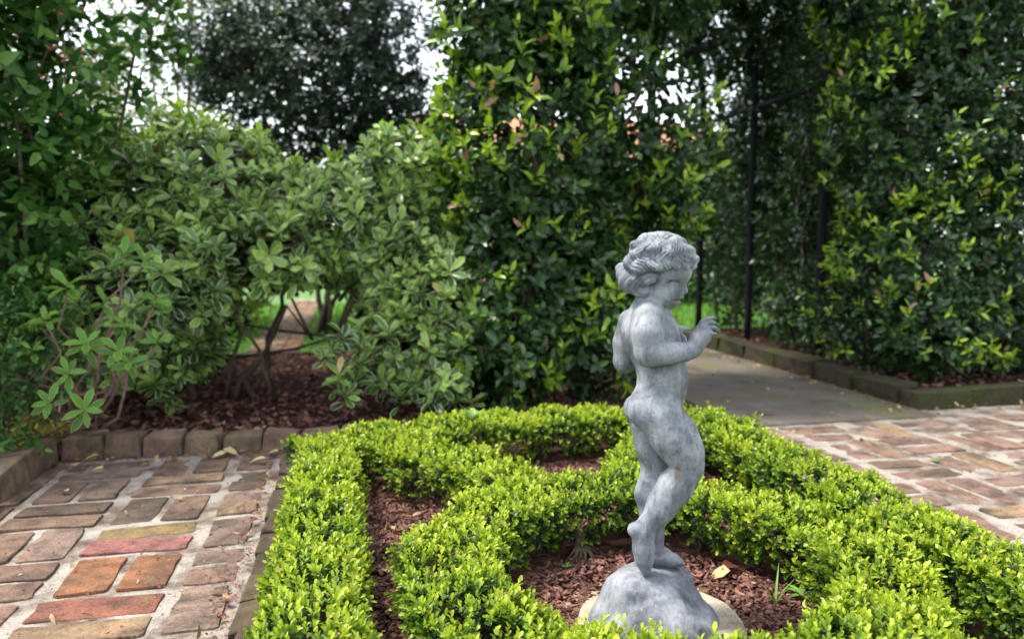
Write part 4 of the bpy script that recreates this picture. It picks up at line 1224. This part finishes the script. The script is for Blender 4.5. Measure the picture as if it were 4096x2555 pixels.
# iron arbour: posts that bend over into pointed hoops, joined by rails
ar = empty('iron_arbour', (2.06, 3.1, 0)); tag(ar, 'black iron pointed arbour over the concrete path', 'arbour')
ab = np.array([2.06, 3.1, 0])
for yy in (3.62, 4.36, 5.05):
    for sx in (1, -1):
        pts = [(2.06 + sx * 0.51, yy, z) for z in np.linspace(0.0, 1.55, 8)]
        for a in np.linspace(4, 35, 9):
            pts.append((2.06 + sx * (0.51 - 1.2 + 1.2 * math.cos(R(a))) if True else 0, yy, 1.55 + 1.2 * math.sin(R(a)) * 1.25))
        tube_obj('post', pts, [0.023] * len(pts), M['iron'], ar, 8, ab)
for z, xx in ((1.55, 2.57), (1.55, 1.55)):
    tube_obj('rail', [(xx, 3.05, z), (xx, 4.0, z), (xx, 5.05, z)], [0.017] * 3, M['iron'], ar, 6, ab)

# dark round headed tree behind the variegated shrubs
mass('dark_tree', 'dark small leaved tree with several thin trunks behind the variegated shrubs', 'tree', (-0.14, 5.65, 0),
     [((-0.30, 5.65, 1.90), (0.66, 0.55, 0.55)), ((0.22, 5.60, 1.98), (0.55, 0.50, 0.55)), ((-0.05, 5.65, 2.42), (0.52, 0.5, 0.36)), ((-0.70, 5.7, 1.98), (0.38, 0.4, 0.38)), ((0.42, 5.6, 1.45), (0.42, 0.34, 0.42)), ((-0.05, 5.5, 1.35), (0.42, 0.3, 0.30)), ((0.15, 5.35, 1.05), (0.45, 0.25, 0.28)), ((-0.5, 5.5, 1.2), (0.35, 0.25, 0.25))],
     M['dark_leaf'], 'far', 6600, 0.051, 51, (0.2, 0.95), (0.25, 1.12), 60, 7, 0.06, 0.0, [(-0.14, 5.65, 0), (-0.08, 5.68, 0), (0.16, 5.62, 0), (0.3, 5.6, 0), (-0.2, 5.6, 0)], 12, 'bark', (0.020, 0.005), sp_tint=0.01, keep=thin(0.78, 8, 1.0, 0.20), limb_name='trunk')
# slender pale tree
mass('slender_tree', 'slender pale barked tree with sparse leaves against the sky at upper left', 'tree', (-1.35, 6.95, 0),
     [((-1.5, 6.95, 2.55), (0.75, 0.6, 0.55)), ((-0.9, 7.0, 2.75), (0.7, 0.6, 0.5)), ((-1.9, 6.9, 2.2), (0.5, 0.5, 0.4)), ((-1.3, 6.9, 3.2), (0.9, 0.7, 0.5)), ((-0.7, 6.9, 2.2), (0.6, 0.5, 0.35)), ((-1.45, 6.8, 1.95), (0.65, 0.5, 0.42))],
     M['light_tree'], 'far', 4200, 0.048, 52, (0.2, 0.8), (0.2, 1.0), 0, 5, 0.08, 0.3, [(-1.35, 6.95, 0)], 9, 'bark_pale', (0.032, 0.006), keep=thin(0.85, 4, 0.3, 0.15), limb_name='trunk', sp_tint=0.02)

# creeper covered thicket at the far left
mass('creeper_thicket', 'tall thicket of soft green drooping creeper leaves at the left edge', 'shrub', (-1.35, 3.2, 0),
     [((-1.22, 3.05, 1.25), (0.42, 0.36, 0.45)), ((-1.15, 3.05, 1.85), (0.48, 0.38, 0.45)), ((-1.40, 3.1, 0.70), (0.42, 0.36, 0.45)), ((-0.98, 3.3, 2.3), (0.55, 0.40, 0.40)), ((-0.72, 3.4, 2.05), (0.42, 0.3, 0.26)), ((-1.7, 2.9, 1.6), (0.5, 0.45, 0.9)), ((-0.85, 3.25, 1.55), (0.26, 0.22, 0.30))],
     M['creeper'], 'creeper', 3800, 0.066, 61, (0.25, 0.85), (0.50, 1.03), 280, 6, 0.09, 0.75, [(-1.35, 3.3, 0), (-1.2, 3.3, 0), (-1.5, 3.3, 0), (-1.3, 3.4, 0)], 10, 'bark', (0.012, 0.004), out_bias=(0, -0.25, 0.1), sp_tint=0.002, keep=lambda p, rng: ~((lump(p, 6, 0.5) > 0.38) & (rng.random(len(p)) < 0.6)) & ~((p[:, 0] > -1.02) & (p[:, 2] > 1.2) & (rng.random(len(p)) < 0.62)))
# darker shrub behind it, filling the left
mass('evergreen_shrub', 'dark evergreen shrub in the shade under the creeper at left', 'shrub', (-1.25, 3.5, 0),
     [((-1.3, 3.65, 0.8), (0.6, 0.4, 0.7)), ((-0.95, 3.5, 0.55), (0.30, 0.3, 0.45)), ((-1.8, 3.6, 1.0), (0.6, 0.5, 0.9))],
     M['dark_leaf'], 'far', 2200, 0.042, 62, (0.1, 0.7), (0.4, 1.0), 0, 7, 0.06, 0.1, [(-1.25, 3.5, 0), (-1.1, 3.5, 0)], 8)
# low plants at the left end
mass('low_shrub', 'low fine leaved green shrub spilling over the left border', 'shrub', (-1.15, 2.6, 0),
     [((-1.16, 2.62, 0.22), (0.20, 0.30, 0.24)), ((-1.05, 2.75, 0.30), (0.18, 0.16, 0.28)), ((-1.25, 2.4, 0.25), (0.2, 0.3, 0.25))],
     M['creeper'], 'small', 900, 0.022, 63, (0.2, 0.8), (0.5, 1.05), 60, 8, 0.07, 0.1, [(-1.15, 2.6, 0), (-1.05, 2.72, 0), (-1.25, 2.45, 0)], 8, 'twig_green', (0.004, 0.002))
mass('golden_plant', 'low golden leaved plant beside the corner of the brick border', 'plant', (-0.99, 2.72, 0),
     [((-0.99, 2.70, 0.085), (0.10, 0.07, 0.055))], M['gold'], 'small', 70, 0.020, 64, (0.1, 0.9), (0.3, 1.0), 60, 7, 0.04, 0.0, [(-0.99, 2.72, 0)], 5, 'bark_red', (0.003, 0.0015))
mass('trailing_plant', 'small fresh green trailing sprig hanging over the left border bricks', 'plant', (-0.96, 2.47, 0.08),
     [((-0.955, 2.44, 0.10), (0.055, 0.05, 0.045))], M['creeper'], 'creeper', 22, 0.028, 65, (0.5, 0.9), (0.3, 1.0), 60, 5, 0.05, 0.5, [(-0.97, 2.50, 0.05)], 4, 'twig_green', (0.002, 0.0012))
# berries
be = empty('berry_cluster', (-0.92, 3.1, 1.33)); tag(be, 'loose cluster of small red berries among the creeper leaves', 'berries')
bm_ = bmesh.new(); bmesh.ops.create_icosphere(bm_, subdivisions=2, radius=0.006); bme = bpy.data.meshes.new('berry'); bm_.to_mesh(bme); bm_.free(); bme.materials.append(M['berry'])
for p_ in bme.polygons: p_.use_smooth = True
for i in range(22):
    link('berry', bme, be, (RNG.normal(0, 0.05), RNG.normal(0, 0.02) - 0.22, RNG.normal(0, 0.085)))
tube_obj('stalk', [(-0.92, 3.1, 1.50), (-0.92, 2.9, 1.41), (-0.92, 2.88, 1.22)], [0.002] * 3, M['bark_red'], be, 5, (-0.92, 3.1, 1.33))

# distant planting that closes the view
mass('background_hedge', 'tall green hedge far behind the lawn on the right', 'hedge', (2.6, 8.2, 0),
     [((2.2, 8.5, 0.9), (1.0, 0.6, 1.0)), ((4.2, 8.3, 0.9), (1.4, 0.8, 1.1)), ((3.2, 8.6, 0.8), (1.2, 0.8, 1.0)), ((5.4, 7.4, 1.6), (1.2, 1.2, 1.8)), ((4.4, 6.6, 1.0), (0.6, 0.6, 1.1))],
     M['creeper'], 'far', 4800, 0.105, 71, (0.1, 0.9), (0.5, 1.0), 0, 6, 0.10, 0.1, [(2.6, 8.6, 0), (4, 8.6, 0)], 6)
mass('background_shrub', 'yellow green shrub beyond the lawn seen through the gap at left', 'shrub', (-1.2, 6.2, 0),
     [((-1.5, 6.3, 1.0), (0.9, 0.6, 0.85)), ((-0.80, 6.0, 0.6), (0.35, 0.4, 0.65)), ((-2.4, 6.2, 1.2), (0.8, 0.6, 1.0)), ((-0.2, 7.2, 1.1), (1.0, 0.5, 0.8))],
     M['light_tree'], 'far', 3600, 0.056, 72, (0.3, 1.0), (0.5, 1.0), 0, 6, 0.08, 0.0, [(-1.2, 6.2, 0)], 6)
mass('background_shrub', 'light green shrub far behind the left vine', 'shrub', (1.4, 7.0, 0),
     [((1.2, 7.2, 1.1), (0.8, 0.5, 0.6)), ((0.6, 7.4, 1.3), (0.7, 0.5, 0.7)), ((1.9, 7.4, 1.1), (0.7, 0.5, 0.8))],
     M['light_tree'], 'far', 1500, 0.057, 73, (0.1, 0.8), (0.5, 1.0), 0, 6, 0.08, 0.0, [(1.4, 7.0, 0)], 6)
mass('background_tree', 'leafy tree overhanging the upper left corner', 'tree', (-2.6, 5.2, 0),
     [((-2.6, 5.0, 2.9), (1.3, 0.9, 1.0)), ((-2.2, 4.6, 2.2), (0.6, 0.6, 0.5)), ((-3.2, 5.0, 1.8), (0.9, 0.8, 1.0))],  # crown enlarged to overhang out of view and block sky light
     M['creeper'], 'far', 3000, 0.070, 74, (0.1, 0.7), (0.4, 1.0), 0, 6, 0.09, 0.3, [(-2.6, 5.2, 0)], 7, limb_r=(0.05, 0.01), limb_name='trunk')
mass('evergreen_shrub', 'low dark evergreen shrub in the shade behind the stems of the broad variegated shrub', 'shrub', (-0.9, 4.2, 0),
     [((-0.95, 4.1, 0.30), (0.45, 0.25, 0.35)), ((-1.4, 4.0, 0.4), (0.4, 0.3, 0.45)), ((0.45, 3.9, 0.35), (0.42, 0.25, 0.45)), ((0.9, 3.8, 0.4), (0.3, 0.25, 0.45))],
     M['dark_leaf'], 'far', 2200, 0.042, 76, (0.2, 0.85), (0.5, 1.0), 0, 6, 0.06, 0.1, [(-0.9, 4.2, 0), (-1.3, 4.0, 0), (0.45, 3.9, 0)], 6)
mass('background_tree', 'broad dark tree behind the arbour at upper right', 'tree', (5.2, 6.0, 0),
     [((4.6, 5.6, 2.6), (1.2, 0.9, 1.3)), ((4.4, 6.4, 2.8), (1.0, 0.8, 1.0)), ((5.6, 5.4, 2.0), (1.1, 1.0, 1.6))],  # crown reaches above the view, enlarged to cut the sky light
     M['dark_leaf'], 'far', 3200, 0.074, 75, (0.2, 0.85), (0.4, 1.0), 0, 6, 0.09, 0.1, [(5.2, 6.0, 0)], 7, limb_r=(0.06, 0.01), limb_name='trunk')

# house beyond the garden
def house():
    hb = (4.2, 13.5, 0)
    root = empty('house', hb); tag(root, 'cream rendered house with terracotta roof far behind the planting', 'house')
    def bx(name, x0, x1, y0, y1, z0, z1, mat, parent=root):
        V = [(x0, y0, z0), (x1, y0, z0), (x1, y1, z0), (x0, y1, z0), (x0, y0, z1), (x1, y0, z1), (x1, y1, z1), (x0, y1, z1)]
        return link(name, mesh_py(name, V, box_faces(), mat), parent)
    bx('wall', -3.6, 4.2, 0, 5, 0, 2.2, M['render'])
    V = [(-4.0, -0.4, 2.2), (4.6, -0.4, 2.2), (4.6, 5.4, 2.2), (-4.0, 5.4, 2.2), (-2.6, 2.5, 3.4), (3.2, 2.5, 3.4)]
    link('roof', mesh_py('roof', V, [(0, 1, 5, 4), (1, 2, 5), (2, 3, 4, 5), (3, 0, 4), (0, 3, 2, 1)], M['roof']), root)
    for x in (-2.6, -0.6, 1.4, 3.2):
        f = bx('window', x - 0.45, x + 0.45, -0.06, -0.003, 0.95, 2.05, M['trim'])
        for s in (-1, 1):
            bx('pane', x + s * 0.21 - 0.17, x + s * 0.21 + 0.17, -0.075, -0.063, 1.03, 1.97, M['glass'], f)
house()

# narrow brick walk beside the lawn, seen through the gap
walk = sheet('brick_walk', -0.62, -0.30, 4.9, 9.5, -0.004, M['mortar'], 1, 10)
for i in range(34):
    for j in range(3):
        b = brick(walk, -0.57 + j * 0.11, 5.0 + i * 0.125, 0, random.choice(['tan', 'orange', 'tan', 'ochre', 'rose']), 0.50, 1.35, 0.006)
# grass of the lawn
def grass(n, x0, x1, y0, y1, name, label):
    lv = Leaves(); p = np.concatenate([uni(n, x0, x1, y0, y1), np.full((n, 1), -0.016)], 1)
    k = ~((p[:, 0] > -0.64) & (p[:, 0] < -0.28)); p = p[k]; m = len(p)
    Y = unit(np.array([0, 0, 1]) + RNG.normal(0, 0.35, (m, 3)))
    lv.add(p, Y, RNG.normal(size=(m, 3)) * np.array([1, 1, .1]), RNG.uniform(0.04, 0.085, m), np.clip(RNG.normal(0.5, 0.25, m), 0, 1), 1.8)
    o = lv.build(None, (0, 0, 0), 'blade', M['grass'], 0, name)
    tag(o, label, 'grass')
grass(12000, -1.6, 0.9, 4.95, 8.5, 'grass', 'short lawn grass beyond the variegated shrubs')
grass(10000, 1.2, 4.0, 4.75, 8.6, 'grass', 'short lawn grass beyond the arbour')

# ------------------------------------------------------------------ small things: fallen leaves, petals, weeds
def fallen(label, x, y, z, size, tint, az, cat='leaf', w=1.3, tilt=6):
    TV, TF, TM = LT['creeper']
    key = ('f', round(tint, 1))
    if key not in _single_cache:
        _single_cache[key] = mesh_np('fallen_leaf', TV - np.array([0, 0.5, -0.03]), [a for f in TF for a in f], [len(f) for f in TF], M['fallen'], True, {'tint': np.full(len(TF), tint), 'margin': TM})
    o = link('fallen_leaf', _single_cache[key], None, (x, y, z), (R(random.uniform(-tilt, tilt)), R(random.uniform(-tilt, tilt)), R(az)))
    o.scale = (size * w, size, size); tag(o, label, cat, 'fallen leaves'); return o
fallen('larger rounded yellow fallen leaf at the left corner of the brick path', -0.832, 2.456, 0.024, 0.062, 0.9, 40)
fallen('brownish yellow fallen leaf lying against the left corner bricks', -0.80, 2.515, 0.026, 0.058, 0.8, 100)
fallen('small pale yellow fallen leaf just right of the left corner leaves', -0.745, 2.400, 0.022, 0.042, 1.0, 70)
fallen('curled yellow fallen leaf left of a pair below the brick border', -0.41, 2.478, 0.022, 0.050, 1.0, 110)
fallen('curled yellow fallen leaf right of a pair below the brick border', -0.375, 2.503, 0.024, 0.055, 0.9, 250)
fallen('yellow fallen leaf on the path near the hedge corner', -0.281, 2.395, 0.022, 0.052, 0.9, 90)
fallen('thin yellow fallen leaf under the last border brick before the hedge', -0.244, 2.468, 0.022, 0.042, 0.8, 80)
fallen('tiny yellow fallen leaf alone on the left path', -0.769, 2.208, 0.018, 0.030, 1.0, 60)
fallen('pale fallen leaf on the bark under the variegated shrub, left one', -0.758, 3.136, 0.032, 0.06, 0.8, 20)
fallen('pale yellow fallen leaf just behind the mossy border brick', -0.609, 2.781, 0.030, 0.058, 1.0, 150)
fallen('pale fallen leaf on the bark under the variegated shrub, right one', -0.55, 2.98, 0.030, 0.05, 0.6, 80)
fallen('tan fallen leaf lying on the bark to the right of the statue base', 0.735, 1.330, 0.024, 0.052, 0.7, 60, tilt=18)
fallen('dark red fallen leaf leaning beside the tan leaf near the statue', 0.768, 1.342, 0.034, 0.050, 0.0, 120, tilt=40)
fallen('olive brown fallen leaf caught on top of the ring hedge left of the statue', 0.225, 1.075, 0.150, 0.034, 0.2, 120, tilt=35)
fallen('pale fallen leaf caught on the right hedge', 1.09, 1.55, 0.180, 0.032, 0.6, 20, tilt=20)
fallen('pale fallen leaf on the bricks in front of the right stone kerb', 2.95, 2.50, 0.03, 0.05, 0.9, 20)

def petals(n, xs, z, name, label):
    lv = Leaves(); p = np.concatenate([xs, np.full((n, 1), z) + RNG.uniform(0, .003, (n, 1))], 1)
    Y = unit(RNG.normal(size=(n, 3)) * np.array([1, 1, 0.25]))
    lv.add(p, Y, np.array([0, 0, 1]) + RNG.normal(0, 0.3, (n, 3)), RNG.uniform(0.004, 0.010, n), RNG.uniform(0, 1, n), 1.2)
    o = lv.build(None, (0, 0, 0), 'box_far', M['petal'], 0, name); tag(o, label, 'petals'); return o
a1 = np.concatenate([uni(500, -0.92, -0.21, 1.1, 2.55), np.stack([-0.235 + RNG.normal(0, 0.02, 420), RNG.uniform(1.0, 2.4, 420)], 1), np.stack([RNG.uniform(-0.9, -0.2, 420), 2.50 + RNG.normal(0, 0.05, 420)], 1)])
petals(len(a1), a1, 0.013, 'fallen_petals', 'tiny dark red petals scattered over the left brick path')
a2 = np.concatenate([uni(500, 1.25, 4.0, 0.9, 2.5), np.stack([2.27 + RNG.normal(0, 0.035, 260), RNG.uniform(2.5, 4.6, 260)], 1), np.stack([RNG.uniform(1.4, 4.5, 260), 2.48 + RNG.normal(0, 0.04, 260)], 1)])
petals(len(a2), a2, 0.024, 'fallen_petals', 'tiny red petals scattered over the right brick and concrete paths')
a3 = uni(1100, -0.1, 1.15, 0.95, 2.3)
petals(len(a3), a3, 0.017, 'fallen_petals', 'tiny pink red petals on the bark between the hedges')
a4 = uni(900, -1.0, 0.6, 2.62, 3.6)
petals(len(a4), a4, 0.022, 'fallen_petals', 'tiny dark red petals on the bark behind the brick border')

def litter(xs, z, label):
    n = len(xs); lv = Leaves(); p = np.concatenate([xs, np.full((n, 1), z) + RNG.uniform(0, .006, (n, 1))], 1)
    lv.add(p, unit(RNG.normal(size=(n, 3)) * np.array([1, 1, 0.3])), np.array([0, 0, 1]) + RNG.normal(0, 0.6, (n, 3)), RNG.uniform(0.008, 0.030, n), RNG.uniform(0.02, 0.6, n), RNG.uniform(0.4, 1.1, n))
    o = lv.build(None, (0, 0, 0), 'creeper', M['fallen'], 0, 'leaf_litter'); tag(o, label, 'leaf litter')
litter(np.concatenate([np.stack([RNG.uniform(-0.92, -0.2, 90), 2.54 - np.abs(RNG.normal(0, 0.05, 90))], 1), np.stack([-0.225 - np.abs(RNG.normal(0, 0.02, 70)), RNG.uniform(1.0, 2.5, 70)], 1), uni(40, -0.9, -0.25, 1.1, 2.5)]), 0.012, 'small brown curled leaf bits along the edges of the left brick path')
litter(np.concatenate([np.stack([2.29 - np.abs(RNG.normal(0, 0.06, 130)), RNG.uniform(2.5, 4.7, 130)], 1), np.stack([RNG.uniform(2.2, 4.6, 120), 2.56 - np.abs(RNG.normal(0, 0.06, 120))], 1), uni(60, 1.5, 2.3, 2.5, 4.6), uni(60, 1.3, 4.0, 1.0, 2.5)]), 0.018, 'small brown leaf bits along the stone kerb and over the concrete path')
litter(uni(260, -1.4, 0.8, 2.62, 4.2), 0.006, 'brown leaf bits on the bark under the variegated shrubs')
litter(uni(140, -0.05, 1.1, 0.95, 2.2), 0.018, 'brown leaf bits on the bark between the hedges')

def weed(name, label, x, y, n, leaf, h, tmpl, seed, z=0.01, spread=0.5):
    rng = np.random.default_rng(seed); root = empty(name, (x, y, z)); tag(root, label, 'weed'); lv = Leaves()
    a = np.arange(n) * 2.4
    Y = unit(np.stack([np.cos(a) * spread, np.sin(a) * spread, np.full(n, 1 - spread) + rng.uniform(0, .3, n)], 1))
    p = np.tile(np.array([[x, y, z + h]]), (n, 1))
    lv.add(p, Y, np.tile([[0, 0, 1.0]], (n, 1)), leaf * rng.uniform(.7, 1.1, n), rng.uniform(.4, 1, n), 0.8)
    lv.build(root, (x, y, z), tmpl, M['weed'], n, 'leaf', 1)
    if h > 0.005: tube_obj('stem', [(x, y, z), (x, y, z + h)], [0.0012, 0.0008], M['twig_green'], root, 4, (x, y, z))
weed('maple_seedling', 'small star leaved seedling on the bark right of the statue', 0.845, 1.205, 7, 0.036, 0.014, 'vine_new', 1, 0.01, 0.85)
weed('grass_tuft', 'thin grass tuft on the bark between the statue and the star leaved seedling', 0.788, 1.205, 6, 0.085, 0.0, 'blade', 2, 0.01, 0.3)
weed('seedling', 'tiny green seedling on the bark left of the statue rock', 0.440, 1.43, 5, 0.016, 0.012, 'small', 3, 0.01, 0.8)
weed('seedling', 'tiny green weed growing between the right path bricks', 1.82, 1.945, 9, 0.020, 0.004, 'small', 4, 0.006, 0.85)
weed('seedling', 'fresh green shoot standing above the back hedge', 0.36, 2.12, 14, 0.05, 0.14, 'vine_new', 5, 0.03, 0.45)
fl = weed('grass_sprig', 'single green grass sprig lying on the left path near the hedge', -0.258, 1.73, 1, 0.05, 0.0, 'blade', 6, 0.012, 0.95)
